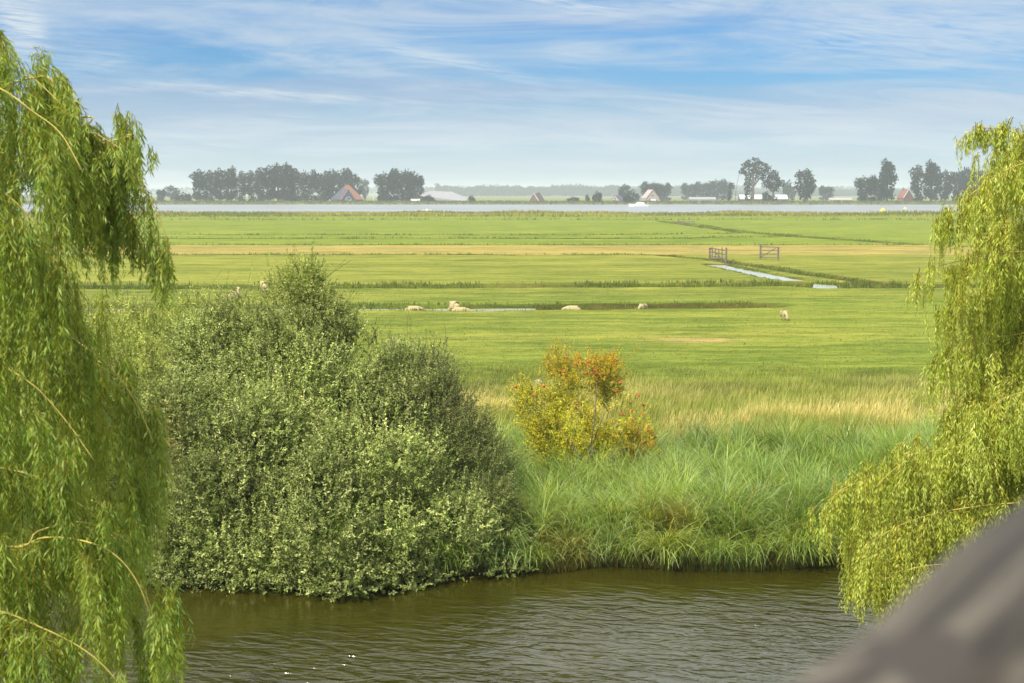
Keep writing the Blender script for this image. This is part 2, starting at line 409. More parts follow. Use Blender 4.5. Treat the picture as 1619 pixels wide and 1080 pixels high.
M_ditch = mat_water('ditch_water', (.42, .43, .34), w_ditch)  # pale base colour carries the reflected low sky
def sheet(name, x0, x1, y0, y1, z, mat, label):
    o = qmesh(name, [(x0, y0, z), (x1, y0, z), (x1, y1, z), (x0, y1, z)], [(0, 1, 2, 3)], None, mat)
    return tag(o, label, None, None, 'structure')
sheet('canal_water', -90, 90, 6, 44, -.6, M_canal, 'brown rippled canal in the foreground')
sheet('lake', -8000, 8000, 560, 1066, -.6, M_lake, 'pale grey lake across the middle distance')
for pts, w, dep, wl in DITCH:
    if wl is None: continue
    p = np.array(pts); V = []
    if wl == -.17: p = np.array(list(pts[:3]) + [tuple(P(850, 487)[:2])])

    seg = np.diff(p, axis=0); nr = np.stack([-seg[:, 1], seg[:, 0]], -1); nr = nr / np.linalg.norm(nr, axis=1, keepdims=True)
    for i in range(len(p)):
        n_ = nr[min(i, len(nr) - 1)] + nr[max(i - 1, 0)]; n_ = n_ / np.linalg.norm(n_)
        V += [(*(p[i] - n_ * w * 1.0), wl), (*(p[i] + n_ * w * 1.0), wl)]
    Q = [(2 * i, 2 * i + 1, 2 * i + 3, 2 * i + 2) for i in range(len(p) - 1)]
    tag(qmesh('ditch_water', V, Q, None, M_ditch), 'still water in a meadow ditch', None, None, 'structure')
# open water at the ditch crossing
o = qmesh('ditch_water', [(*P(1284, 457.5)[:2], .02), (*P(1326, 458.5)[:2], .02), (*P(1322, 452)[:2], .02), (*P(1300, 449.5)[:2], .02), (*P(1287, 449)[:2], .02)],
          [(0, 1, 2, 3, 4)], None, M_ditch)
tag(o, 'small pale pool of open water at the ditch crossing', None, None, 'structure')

# ------------------------------------------------------------------ grasses
def blades(name, x, y, hgt, lean_dir, lean, wid, col, K=4, z0=None, tipcol=None, label=None, mat=M_grass):
    N = len(x); z = height(x, y) - .03 if z0 is None else z0
    t = np.linspace(0, 1, K)[None, :]
    L = hgt[:, None]; ln = lean[:, None]
    ang = ln * t ** 1.15                                # bend angle grows along the blade
    ds = L / (K - 1)
    am = (ang[:, 1:] + ang[:, :-1]) * .5
    hx = np.concatenate([np.zeros((N, 1)), np.cumsum(np.sin(am) * ds, 1)], 1)
    hz = np.concatenate([np.zeros((N, 1)), np.cumsum(np.cos(am) * ds, 1)], 1)
    cx, sx = np.cos(lean_dir)[:, None], np.sin(lean_dir)[:, None]
    Pc = np.stack([x[:, None] + hx * cx, y[:, None] + hx * sx, z[:, None] + hz], -1)
    Wd = wid[:, None] * .5 * (1 - t ** 2.2 * .9) * np.ones((N, 1))
    fa = lean_dir + math.pi / 2 + rng.normal(0, .7, N)
    side = np.stack([np.cos(fa), np.sin(fa), np.zeros(N)], -1)
    V, Q = ribbons(Pc, Wd, side)
    c = np.repeat(col[:, None, :], K, 1)
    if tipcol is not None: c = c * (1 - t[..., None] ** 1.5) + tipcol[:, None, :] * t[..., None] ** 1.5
    c = np.repeat(c, 2, 1).reshape(-1, 3)
    o = qmesh(name, V, Q, c, mat)
    return tag(o, label, None, None, 'stuff')
GK = .84
def sel(c1, c2, f): return c1 * (1 - f[:, None]) + c2 * f[:, None]
def bank_reeds():
    # tussocks of sedge and reed sweetgrass between the canal and the rough meadow
    nc = 1600
    cy = np.where(rng.random(nc) < .26, rng.uniform(30.8, 34.5, nc), rng.uniform(31.3, 44.2, nc)); cx = -4 + rng.random(nc) * (6 + cy * .5)
    ok = cy > far_bank(cx) - .4; cx, cy = cx[ok], cy[ok]; nc = len(cx)
    cs = np.clip(rng.lognormal(-.05, .28, nc), .5, 1.7) * (.55 + .95 * fbm(cx * .45, cy * .45, 77, 3))      # size of each tussock
    nb = (rng.integers(45, 80, nc) * cs).astype(int) + 6; idx = np.repeat(np.arange(nc), nb); N = len(idx)
    ra = rng.uniform(0, 2 * math.pi, N); rr = np.abs(rng.normal(0, .17, N)) * cs[idx]
    x = cx[idx] + rr * np.cos(ra); y = cy[idx] + rr * np.sin(ra); y = np.maximum(y, far_bank(x) - .35)
    edge = 1 - ss(y - far_bank(x), .3, 1.6)
    sweep = np.where(rng.random(nc) < .5, math.pi * .95, rng.uniform(0, 6.28, nc))[idx] + rng.normal(0, .4, N)
    a = np.where(rng.random(N) < .35, sweep, ra + rng.normal(0, .35, N)); a = np.where(rng.random(N) < edge * .75, -math.pi / 2 + rng.normal(0, .8, N), a)
    hc = cs[idx] * rng.uniform(.65, 1.25, N) * (1 + .35 * edge)
    ln = np.clip(.35 + 3.2 * rr + np.abs(rng.normal(.35, .45, N)) + edge * .8, .08, 2.7)
    f = np.clip(rng.random(nc)[idx] * .7 + ss(fbm(cx * .4, cy * .4, 70), .35, .7)[idx] * .4 + rng.normal(0, .15, N), 0, 1)
    col = sel(S(118, 158, 50, GK)[None], S(184, 206, 104, GK)[None], f)
    blu = (rng.random(nc) < .28)[idx] * .7; col = sel(col, S(150, 182, 120, GK)[None], blu)
    pal = (rng.random(N) < .06) * .8; col = sel(col, S(214, 220, 160, GK)[None], pal)
    och = np.maximum(np.exp(-(((x - 3.75) / .45) ** 2 + ((y - 32.9) / .6) ** 2)), np.exp(-(((x - 1.2) / .5) ** 2 + ((y - 32.3) / .4) ** 2)) * .7)
    och = np.maximum(och * .6, (rng.random(N) > .965) * .7); col = sel(col, S(210, 180, 64, GK)[None], och)
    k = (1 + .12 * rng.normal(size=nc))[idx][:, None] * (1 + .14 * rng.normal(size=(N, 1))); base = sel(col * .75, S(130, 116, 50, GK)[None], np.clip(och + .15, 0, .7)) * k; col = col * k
    wd = np.where(rng.random(nc) < .18, rng.uniform(.024, .034, nc), rng.uniform(.012, .024, nc))[idx] * rng.uniform(.7, 1.2, N)
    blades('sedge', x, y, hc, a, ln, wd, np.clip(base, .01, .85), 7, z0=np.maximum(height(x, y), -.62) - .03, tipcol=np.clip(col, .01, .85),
           label='lush bent green sedge and reed grass on the far canal bank')
    # finer growth between the tussocks
    n = 34000; y = rng.uniform(31.6, 44.8, n); x = -4 + rng.random(n) * (6 + y * .5); k = y > far_bank(x); x, y = x[k], y[k]; n = len(x)
    blades('bank_undergrowth', x, y, rng.uniform(.25, .6, n), rng.uniform(0, 6.28, n), np.abs(rng.normal(.6, .4, n)), rng.uniform(.012, .03, n),
           tints(n, [S(112, 140, 50, GK), S(150, 168, 78, GK), S(96, 120, 44, GK)]), 4, label='low green undergrowth between the sedge tussocks')
    # low dead litter and fine growth at the waterline
    n = 9000; x = rng.uniform(-3, 14, n); y = far_bank(x) + rng.uniform(-.45, .3, n)
    blades('bank_grass', x, y, rng.uniform(.2, .55, n), -math.pi / 2 + rng.normal(0, .9, n), rng.uniform(.8, 2.6, n), rng.uniform(.008, .018, n),
           tints(n, [S(110, 120, 50, GK), S(135, 115, 60, GK), S(80, 90, 40, GK)]), 4, z0=-.58 + .5 * ss(y - far_bank(x), -.4, .3), label='trailing grass and litter hanging over the canal edge')
def tall_grass():
    N = 175000
    y = 42 + rng.random(N) ** .85 * 27; x = -.16 * y + rng.random(N) * .66 * y
    cl = fbm(x * .9, y * .9, 80, 3); keep = rng.random(N) < (.45 + ss(cl, .3, .6) * .55) * (1 - ss(y + 14 * (fbm(x * .25, y * .25, 88, 4) - .5), 57, 67))
    x, y, cl = x[keep], y[keep], cl[keep]; N = len(x)
    band = np.exp(-((y - 50.5 - 1.5 * np.sin(x * .5)) / 6.8) ** 2)                      # the ripe straw belt
    pat = ss(fbm(x * .22, y * .3, 82), .30, .52)
    straw = np.clip(band * (.35 + .65 * pat) + rng.normal(0, .12, N) + .2 * ss(fbm(x * .6, y * .6, 85), .5, .7), 0, 1)
    straw = straw * (1 - .8 * ss(fbm(x * .45 + 3, y * .5, 89), .52, .62))
    hg = rng.uniform(.30, .62, N) * (.7 + .5 * band) * (1 - .55 * ss(y, 57, 68))
    col = sel(S(140, 156, 58, GK)[None], S(172, 180, 84, GK)[None], rng.random(N))
    dark = ss(fbm(x * .30 + 7, y * .30, 86), .50, .62) * (1 - .75 * band); col = sel(col, S(96, 112, 44, GK)[None], dark * .8)
    red = np.exp(-(((x - 12.1) / .9) ** 2 + ((y - 64.5) / 1.8) ** 2)); col = sel(col, S(120, 92, 52, GK)[None], np.clip(red * .9, 0, 1) * (rng.random(N) > .4))
    hg *= 1 + .6 * red
    tip = sel(col, S(240, 224, 148, GK)[None], straw); base = sel(col * .8, S(170, 160, 80, GK)[None], straw * .6)
    k = 1 + .15 * rng.normal(size=(N, 1)); tip = tip * k; base = base * k
    blades('tall_grass', x, y, hg, rng.normal(.2, .9, N), np.abs(rng.normal(.55, .3, N)), rng.uniform(.010, .022, N) + .01 * straw, np.clip(base, .01, .9), 4,
           tipcol=np.clip(tip, .01, .9), label='tall seeding grass, straw yellow in patches, behind the bank')
def pasture():
    N = 90000
    y = 62 + rng.random(N) ** 1.2 * 62; x = (-.30 + rng.random(N) * .72) * y
    k = rng.random(N) < .35 + .65 * ss(fbm(x * .4, y * .7, 90), .42, .62); x, y = x[k], y[k]; N = len(x)
    c = gcol(x, y) * (1 + .22 * rng.normal(size=(N, 1))); hg = rng.uniform(.03, .09, N)
    blades('pasture_grass', x, y, hg, rng.uniform(0, 6.28, N), np.abs(rng.normal(.5, .4, N)), rng.uniform(.03, .07, N), np.clip(c, .01, .8), 3, label='short grazed pasture grass')
    xs, ys, hs, cs = [], [], [], []
    dens = [(0, 12000, .26, .45), (1, 22000, .38, .8), (2, 1500, .14, .4), (3, 4000, .2, .6), (4, 6000, .25, .3), (5, 6000, .3, .3), (6, 6500, .35, .5), (7, 5000, .3, .3), (8, 3000, .25, .4), (9, 5000, .7, .6)]
    for k, n, h_, dk in dens:
        pts, w, dep, wl = DITCH[k]; p = np.array(pts); seg = np.linalg.norm(np.diff(p, axis=0), axis=1); cum = np.concatenate([[0], np.cumsum(seg)])
        s_ = rng.random(n) * cum[-1]; i = np.clip(np.searchsorted(cum, s_) - 1, 0, len(seg) - 1); f = (s_ - cum[i]) / seg[i]
        c = p[i] * (1 - f[:, None]) + p[i + 1] * f[:, None]; d = (p[i + 1] - p[i]) / seg[i][:, None]; nn = np.stack([-d[:, 1], d[:, 0]], -1)
        off = np.where(rng.random(n) < .6, 1, -1) * w * rng.uniform(.5, 1.25, n); q = c + nn * off[:, None]
        kk = (np.abs(q[:, 0]) < q[:, 1] * .45) & (rng.random(n) < .12 + ss(fbm(q[:, 0] * .22, q[:, 1] * .1, 95 + k), .38, .6))
        q = q[kk]; m = len(q); xs.append(q[:, 0]); ys.append(q[:, 1]); hs.append(rng.uniform(.35, 1, m) * h_ * (1 + .5 * vn(q[:, 0] * .5, q[:, 1] * .5, 3)))
        cc = tints(m, [S(92, 116, 40, GK), S(120, 138, 52, GK), S(128, 112, 62, GK)], [.5, .35, .15]); cs.append(cc)
    x = np.concatenate(xs); y = np.concatenate(ys); hg = np.concatenate(hs); c = np.concatenate(cs); N = len(x)
    blades('ditch_grass', x, y, hg, rng.uniform(0, 6.28, N), np.abs(rng.normal(.6, .35, N)), rng.uniform(.03, .08, N) * (y / 110), c, 3, label='rank darker grass growing along the meadow ditches')
    N = 34000; x = rng.uniform(-260, 260, N); y = 470 + 100 * rng.random(N) ** .7
    k = rng.random(N) < .25 + ss(fbm(x * .03, y * .08, 99), .35, .6); x, y = x[k], y[k]; N = len(x)
    f = ss(fbm(x * .03, y * .05, 101), .4, .6)
    c = sel(S(118, 126, 56, GK)[None], S(176, 170, 82, GK)[None], np.clip(f + rng.normal(0, .2, N), 0, 1))
    blades('lakeside_reed', x, y, rng.uniform(.4, 1.5, N) * (.15 + 1.3 * fbm(x * .06, y * 0, 102)), rng.uniform(0, 6.28, N), np.abs(rng.normal(.4, .2, N)), rng.uniform(.25, .55, N), c, 3, label='olive and yellow reed fringe along the near lake shore')
    N = 12000; x = rng.uniform(-420, 460, N); y = rng.uniform(1053, 1074, N)
    c = tints(N, [S(98, 108, 62, GK), S(120, 120, 76, GK), S(84, 92, 54, GK)])
    blades('dike_grass', x, y, rng.uniform(.4, 1.5, N), rng.uniform(0, 6.28, N), np.abs(rng.normal(.4, .2, N)), rng.uniform(.5, 1.2, N), c, 3, label='rough grass on the dike across the lake')
bank_reeds(); tall_grass(); pasture()

# ------------------------------------------------------------------ weeping willows
def polyline_sample(pts, s):
    p = np.array(pts); seg = np.linalg.norm(np.diff(p, axis=0), axis=1); cum = np.concatenate([[0], np.cumsum(seg)])
    d = s * cum[-1]; i = np.clip(np.searchsorted(cum, d) - 1, 0, len(seg) - 1); f = ((d - cum[i]) / seg[i])[:, None]
    return p[i] * (1 - f) + p[i + 1] * f, unit(p[i + 1] - p[i])
def smooth_line(pts, n=6):
    p = [np.array(q, float) for q in pts]; p = [2 * p[0] - p[1]] + p + [2 * p[-1] - p[-2]]; out = []
    for i in range(1, len(p) - 2):
        for k in range(n):
            t = k / n; out.append(.5 * ((2 * p[i]) + (-p[i - 1] + p[i + 1]) * t + (2 * p[i - 1] - 5 * p[i] + 4 * p[i + 1] - p[i + 2]) * t * t + (-p[i - 1] + 3 * p[i] - 3 * p[i + 1] + p[i + 2]) * t ** 3))
    out.append(p[-2]); return out
def willow(name, label, trunk_xy, limbs, cols, leaf_l, leaf_w, per_m, seed, trunk_h, twig_cols, dense=4.0, short=.38):
    """limbs: (list of (px,py,y), strands, min len, max len, spread)"""
    global rng
    rng = np.random.default_rng(seed)
    base = np.array([trunk_xy[0], trunk_xy[1], 0.]); root = thing(name, label, 'tree', base)
    tb = MB(); top = np.array([0, 0, trunk_h])
    tb.tube([(0, 0, -.3), (.05, 0, .5), (.1, .05, trunk_h * .5), tuple(top)], [.62, .45, .36, .26], 14, jit=.06)
    bb = MB(); tw = []; lv = []
    for (pp, ns, l0, l1, spr) in limbs:
        ns = int(ns * dense)
        line = [PD(*q) - base for q in pp]
        start = np.array([0, 0, min(trunk_h, max(trunk_h * .4, line[0][2] - .6))]); mid = (start + line[0]) * .5 + np.array([0, 0, .35])
        full = smooth_line([start, mid] + line, 5); n = len(full)
        bb.tube([tuple(q) for q in full], [max(.006, .017 * (1 - i / n) ** .8) for i in range(n)], 7, jit=.05)
        fl = np.array(smooth_line(line, 6))
        # side shoots: short arching twigs that carry the hanging strands
        ng = max(6, int(ns / 11)); gi = rng.integers(0, ng, ns); gs = rng.random(ng) ** .9; gj = rng.normal(0, 1, (ng, 3)) * np.array([.10, .32, .10]) * (spr / .25); ga = rng.uniform(0, 2 * math.pi, ng); gl = rng.uniform(.6, 1.1, ng)
        s0 = np.clip(gs[gi] + rng.normal(0, .012, ns), 0, .999); p0, td = polyline_sample(fl, s0); p0 = p0 + gj[gi] + rng.normal(0, .035, (ns, 3))
        az = ga[gi] + rng.normal(0, .5, ns); out = np.stack([np.cos(az), np.sin(az), rng.uniform(-.2, .42, ns)], -1)
        d = unit(out * .9 + td * .5); st = rng.uniform(.05, 1.1, ns)[:, None] * spr
        K = 18; L = np.minimum(rng.uniform(l0, l1, ns) * gl[gi] * 1.2, l1) * (1 - short * s0); Pc = np.zeros((ns, K, 3)); Pc[:, 0] = p0; cur = d.copy(); p = p0.copy(); ds = (L / (K - 1))[:, None]
        sw = rng.normal(0, .06, (ns, 3)) + np.array([.03, 0, 0])
        for k in range(1, K):
            cur = unit(cur + np.array([0, 0, -1.]) * (.30 / np.maximum(st, .12)) * .55 + sw + rng.normal(0, .13, (ns, 3)) * np.array([1, 1, .4]))
            p = p + cur * ds; Pc[:, k] = p
        wd = np.linspace(.005, .002, K)[None, :] * np.ones((ns, 1)); sdv = unit(rng.normal(size=(ns, 3)) * np.array([1, 1, .1]))
        V, Q = ribbons(Pc, wd, sdv); tw.append((V, Q, np.repeat(tints(ns, twig_cols), 2 * K, 0)))
        cnt = np.maximum(6, (L * per_m * rng.uniform(.7, 1.2, ns)).astype(int)); idx = np.repeat(np.arange(ns), cnt); N = len(idx)
        t = (rng.random(N) ** .85) * (K - 1.001); i = t.astype(int); f = (t - i)[:, None]
        pos = Pc[idx, i] * (1 - f) + Pc[idx, i + 1] * f; tan = unit(Pc[idx, i + 1] - Pc[idx, i])
        r = unit(np.cross(tan, rng.normal(size=(N, 3)))); dr = unit(tan * .75 + r * .62 + np.array([0, 0, -.25]))
        sc = (1 - .45 * (t / K) ** 3) * rng.uniform(.65, 1.15, N)
        tone = (tints(ng, cols, jit=.16)[gi] * .5 + tints(ns, cols, jit=.10) * .5)[idx] * .6 + tints(N, cols, jit=.16) * .4
        lv.append(leaves(pos, dr, leaf_l * sc, leaf_w * sc, tone, .10))
    tb.build('trunk', M_bark, root, True); bb.build('branch', M_twig, root, True)
    V, Q, C = cat_geo(tw); qmesh('twig', V, Q, C, M_willow, root)
    V, Q, C = cat_geo(lv); qmesh('crown', V, Q, C, M_willow, root)
    return root
LK = .92
L = [
    ([(-420, 100, 16.5), (-200, 70, 16.2), (-60, 80, 16), (10, 95, 15.8), (60, 130, 15.6), (110, 178, 15.5), (165, 228, 15.4)], 130, .9, 2.0, .35),
    ([(-420, 90, 15), (-100, 100, 14.6), (0, 140, 14.5), (50, 175, 14.4), (95, 210, 14.3), (130, 270, 14.2)], 80, 1.0, 2.4, .3),
    ([(-420, 150, 16.5), (0, 180, 16.2), (80, 215, 15.9), (150, 225, 15.7), (205, 262, 15.5), (228, 300, 15.5), (250, 340, 15.5), (264, 380, 15.5), (274, 430, 15.5)], 130, .6, 1.05, .14),
    ([(-300, 150, 17), (20, 200, 17), (90, 250, 17), (150, 300, 16.8), (190, 350, 16.5)], 70, .7, 1.7, .3),
    ([(-200, 220, 15.9), (40, 250, 15.9), (130, 290, 15.8), (190, 335, 15.7), (225, 390, 15.6)], 80, .5, .95, .3),
    ([(40, 125, 15.9), (90, 160, 15.8), (130, 190, 15.8), (165, 215, 15.8), (205, 262, 15.8)], 50, .5, 1.2, .22),
    ([(110, 190, 15.6), (140, 205, 15.5), (190, 235, 15.4), (215, 262, 15.3)], 12, .3, .8, .3),
    ([(170, 225, 15.6), (200, 215, 15.7), (212, 235, 15.7)], 6, .25, .5, .25),
    ([(-350, 200, 13.6), (-100, 250, 13.6), (0, 300, 13.6), (60, 360, 13.6), (95, 430, 13.6)], 70, .9, 2.0, .35),
    ([(-300, 360, 15), (0, 380, 14.8), (55, 425, 14.6), (95, 515, 14.5), (165, 572, 14.5), (212, 632, 14.5), (243, 700, 14.5)], 130, .6, 1.75, .22),
    ([(-300, 470, 16), (0, 500, 16), (80, 540, 16), (150, 620, 15.8), (205, 690, 15.8), (243, 775, 15.6)], 110, .6, 1.7, .25),
    ([(-350, 520, 13.4), (-60, 560, 13.4), (40, 600, 13.4), (100, 660, 13.4), (150, 730, 13.4)], 80, .7, 1.6, .35),
    ([(-300, 860, 14), (0, 866, 13.8), (70, 850, 13.7), (135, 856, 13.6), (185, 880, 13.5), (222, 930, 13.5), (248, 1010, 13.5)], 120, .6, 1.6, .25),
    ([(0, 866, 13.8), (60, 840, 13.7), (120, 825, 13.8), (170, 838, 13.9), (205, 860, 14)], 25, .4, .9, .25),
    ([(-300, 720, 15.5), (0, 740, 15.3), (100, 780, 15.3), (180, 850, 15.2), (238, 960, 15.0), (252, 1080, 15.0)], 120, .7, 1.8, .25),
    ([(-300, 950, 13), (-40, 960, 13), (60, 990, 13), (150, 1040, 13), (220, 1120, 13)], 90, .7, 1.5, .3),
    ([(-400, 650, 17.5), (0, 660, 17.5), (100, 720, 17.4), (180, 840, 17.4), (220, 960, 17.2)], 110, .9, 2.2, .4),
    ([(-400, 330, 18), (-100, 340, 18), (20, 380, 18), (90, 450, 17.8), (130, 540, 17.6)], 100, .9, 2.2, .4),
]
willow('weeping_willow', 'weeping willow hanging tall along the left edge of the view', (-10.2, 15.6), L,
       [S(148, 172, 62, LK), S(116, 148, 50, LK), S(180, 194, 104, LK), S(88, 124, 40, LK), S(166, 166, 52, LK)], .11, .018, 46, 21, 6.5, [S(176, 166, 56, .6), S(150, 146, 52, .5)])
R = [
    ([(1900, 80, 22), (1720, 140, 22), (1640, 190, 22), (1600, 235, 22), (1580, 270, 22)], 60, .5, 1.3, .35),
    ([(1660, 245, 22.3), (1625, 222, 22.2), (1590, 205, 22), (1550, 203, 21.9), (1522, 215, 21.9), (1512, 235, 21.9)], 34, .15, .42, .10),
    ([(1900, 250, 21), (1680, 250, 21), (1600, 265, 21), (1545, 300, 21), (1510, 330, 21), (1490, 350, 21)], 95, .25, .75, .2),
    ([(1900, 320, 22.5), (1680, 330, 22.5), (1600, 350, 22.5), (1555, 380, 22.4)], 80, .6, 1.5, .35),
    ([(1900, 390, 21.5), (1680, 395, 21.5), (1590, 400, 21.4), (1520, 412, 21.4), (1475, 425, 21.3), (1452, 445, 21.3)], 70, .2, .8, .2),
    ([(1900, 440, 22.6), (1680, 440, 22.6), (1600, 445, 22.6), (1540, 460, 22.6), (1500, 480, 22.6)], 90, .5, 1.2, .3),
    ([(1900, 520, 22), (1680, 520, 22), (1600, 530, 22), (1545, 540, 22), (1505, 565, 22)], 90, .5, 1.2, .3),
    ([(1900, 560, 23), (1680, 560, 23), (1600, 585, 23), (1550, 620, 23), (1530, 660, 23)], 90, .5, 1.3, .3),
    ([(1900, 610, 21), (1700, 610, 21), (1600, 625, 21), (1545, 660, 21)], 80, .5, 1.3, .35),
    ([(1900, 640, 21.5), (1700, 660, 21.5), (1600, 680, 21.4), (1520, 705, 21.4), (1450, 720, 21.3), (1410, 745, 21.3), (1385, 770, 21.3)], 100, .4, 1.1, .28),
    ([(1900, 700, 22.5), (1700, 710, 22.5), (1560, 722, 22.3), (1430, 745, 22.2), (1350, 765, 22.1), (1312, 790, 22), (1298, 815, 22)], 110, .3, .95, .2),
    ([(1900, 730, 23.2), (1700, 740, 23.2), (1560, 750, 23.2), (1480, 770, 23.2), (1400, 800, 23.2), (1340, 840, 23.2)], 110, .4, 1.0, .3),
    ([(1900, 780, 21), (1700, 790, 21), (1550, 800, 21), (1450, 820, 21), (1390, 850, 21), (1362, 885, 21)], 110, .5, .95, .25),
    ([(1900, 820, 22.5), (1700, 830, 22.5), (1560, 840, 22.4), (1430, 850, 22.3), (1360, 865, 22.2), (1335, 890, 22.2)], 90, .3, .8, .25),
    ([(1900, 880, 20.5), (1700, 890, 20.5), (1560, 890, 20.5), (1460, 895, 20.5), (1400, 915, 20.5)], 80, .4, .85, .25),
    ([(1900, 930, 21), (1600, 920, 21), (1470, 912, 21), (1410, 922, 21), (1368, 942, 21)], 95, .35, .68, .2),
    ([(1900, 600, 22), (1650, 600, 22), (1570, 606, 22), (1520, 636, 22), (1500, 676, 22)], 100, .4, 1.0, .25),
    ([(1900, 230, 23), (1680, 240, 23), (1620, 260, 23), (1580, 300, 23)], 80, .5, 1.3, .3),
    ([(1900, 420, 24), (1700, 430, 24), (1600, 450, 24), (1570, 500, 24), (1550, 560, 24)], 90, .8, 1.8, .4),
    ([(1900, 600, 24.5), (1700, 620, 24.5), (1580, 650, 24.5), (1510, 700, 24.4), (1450, 770, 24.3)], 110, .6, 1.3, .4),
]
willow('weeping_willow', 'weeping willow at the right edge trailing over the canal behind the blurred timber', (11.6, 21.5), R,
       [S(176, 190, 74, 1.1), S(148, 168, 54, 1.1), S(200, 206, 112, 1.1), S(124, 146, 42, 1.1), S(188, 184, 62, 1.1)], .095, .018, 42, 22, 7.0, [S(190, 165, 60, .5), S(150, 140, 60, .5)], 9.5, .12)
rng = np.random.default_rng(99)

# ------------------------------------------------------------------ shrubs
def shrub(name, label, base, lobes, n_shoots, cols, leaf=(.055, .022), shoot=(.25, .5), lps=22, up=.7, mat=None, depth=.8, stems=26, group=None, extra=None, topcols=None, cat='shrub', sublobes=7):
    base = np.array([base[0], base[1], 0.]); root = thing(name, label, cat, base, group=group)
    sub = []
    for L_ in lobes:
        for _ in range(sublobes):
            v = unit(rng.normal(size=3) + np.array([0, -.5, .35])); f_ = rng.uniform(.22, .40); sub.append((*(np.array(L_[:3]) + v * np.array(L_[3:6]) * rng.uniform(.82, 1.0)), *(np.array(L_[3:6]).mean() * f_ * rng.uniform(.8, 1.2, 3))))
    lobes = list(lobes) + sub
    Lb = np.array([[*c[:3], *c[3:6]] for c in lobes], float); Lb[:, :3] -= base
    vol = (Lb[:, 3] * Lb[:, 4] + Lb[:, 4] * Lb[:, 5] + Lb[:, 3] * Lb[:, 5]); n = int(n_shoots * 3.9)
    i = rng.choice(len(Lb), n, p=vol / vol.sum()); d = unit(rng.normal(size=(n, 3))); r = 1 - depth * rng.random(n) ** 1.6 * .5
    p = Lb[i, :3] + d * Lb[i, 3:6] * r[:, None]
    inside = np.zeros(n)
    for L_ in Lb:
        q = (p - L_[:3]) / L_[3:6]; inside = np.maximum(inside, 1 - np.sqrt((q ** 2).sum(1)))
    keep = (inside < .42 * rng.random(n) + .06) & (p[:, 2] > -.62)
    # clumps and hollows
    hol = fbm(p[:, 0] * .75 + 3, p[:, 2] * .9 + p[:, 1] * .8, 120, 3); keep &= rng.random(n) < .08 + ss(hol, .38, .51)
    p, d, i = p[keep], d[keep], i[keep]; n = len(p)
    nrm = unit(d / Lb[i, 3:6]); dr = unit(nrm * .75 + np.array([0, 0, up]) + rng.normal(0, .35, (n, 3)))
    L = rng.uniform(*shoot, n) * np.where(rng.random(n) > .93, rng.uniform(1.3, 2.3, n), 1); K = 4; t = np.linspace(0, 1, K)
    Pc = p[:, None, :] + dr[:, None, :] * (L[:, None] * t[None, :])[..., None] + rng.normal(0, .012, (n, K, 3))
    V, Q = ribbons(Pc, np.full((n, K), .004), unit(rng.normal(size=(n, 3)))); tw = (V, Q, np.repeat(tints(n, [(.10, .085, .05), (.16, .13, .08)]), 2 * K, 0))
    cnt = (rng.integers(int(lps * .6), int(lps * 1.3), n) * np.sqrt(L / np.mean(shoot))).astype(int); idx = np.repeat(np.arange(n), cnt); N = len(idx)
    s = rng.random(N) ** .8; pos = p[idx] + dr[idx] * (L[idx] * s)[:, None]
    ld = unit(dr[idx] * .55 + unit(rng.normal(size=(N, 3))) * .85)
    tone = tints(n, cols, jit=.22) * (.62 + .62 * rng.random(len(Lb)))[i][:, None]
    if topcols is not None:
        ztop = Lb[:, 2].max() + Lb[:, 5].max(); f = ss(p[:, 2] / ztop, .45, .9)[:, None]; tone = tone * (1 - f) + tints(n, topcols, jit=.12) * f
    if extra is not None: tone = extra(p, tone)
    C = tone[idx] * (1 + .10 * rng.normal(size=(N, 1)))
    sc = rng.uniform(.5, 1.2, N) * (1 - .25 * s)
    V2, Q2, C2 = leaves(pos, ld, leaf[0] * sc, leaf[1] * sc, np.clip(C, .006, .9), .08, unit(nrm[idx] * .6 + np.array([-.2, -.3, .8])))
    sb = MB()
    for k in range(stems):
        L_ = Lb[random.randrange(len(Lb))]; e = L_[:3] + np.array([random.uniform(-.6, .6) * L_[3], random.uniform(-.7, .4) * L_[4], random.uniform(.1, .8) * L_[5]])
        b0 = np.array([random.uniform(-.35, .35), random.uniform(-.25, .25), -.1]); m_ = b0 * .5 + e * .5 + np.array([random.uniform(-.3, .3), random.uniform(-.3, .3), .25])
        pts = smooth_line([b0, m_, e], 4); sb.tube([tuple(q) for q in pts], [max(.006, .024 * (1 - j / len(pts)) + .005) for j in range(len(pts))], 6)
    sb.build('stem', M_bark, root, True)
    V, Q, C = cat_geo([tw, (V2, Q2, C2)]); qmesh('foliage', V, Q, C, mat or M_sallow, root)
    return root
def lobe(px, py, y, rx, ry, rz):
    c = PD(px, py, y); return (c[0], c[1], c[2], rx, ry, rz)
BK = 1.16
gr = [S(142, 154, 86, BK), S(112, 128, 60, BK), S(176, 184, 116, BK), S(92, 108, 50, BK)]
ye = [S(150, 160, 74, BK), S(126, 142, 58, BK), S(176, 182, 96, BK), S(104, 122, 46, BK)]
def rusty(p, tone):
    q = p; m = np.exp(-(((q[:, 0] + 4.15) / .32) ** 2 + ((q[:, 2] - 2.0) / .8) ** 2)) * (rng.random(len(p)) < .55)
    return tone * (1 - m[:, None]) + S(168, 130, 84, BK)[None] * m[:, None]
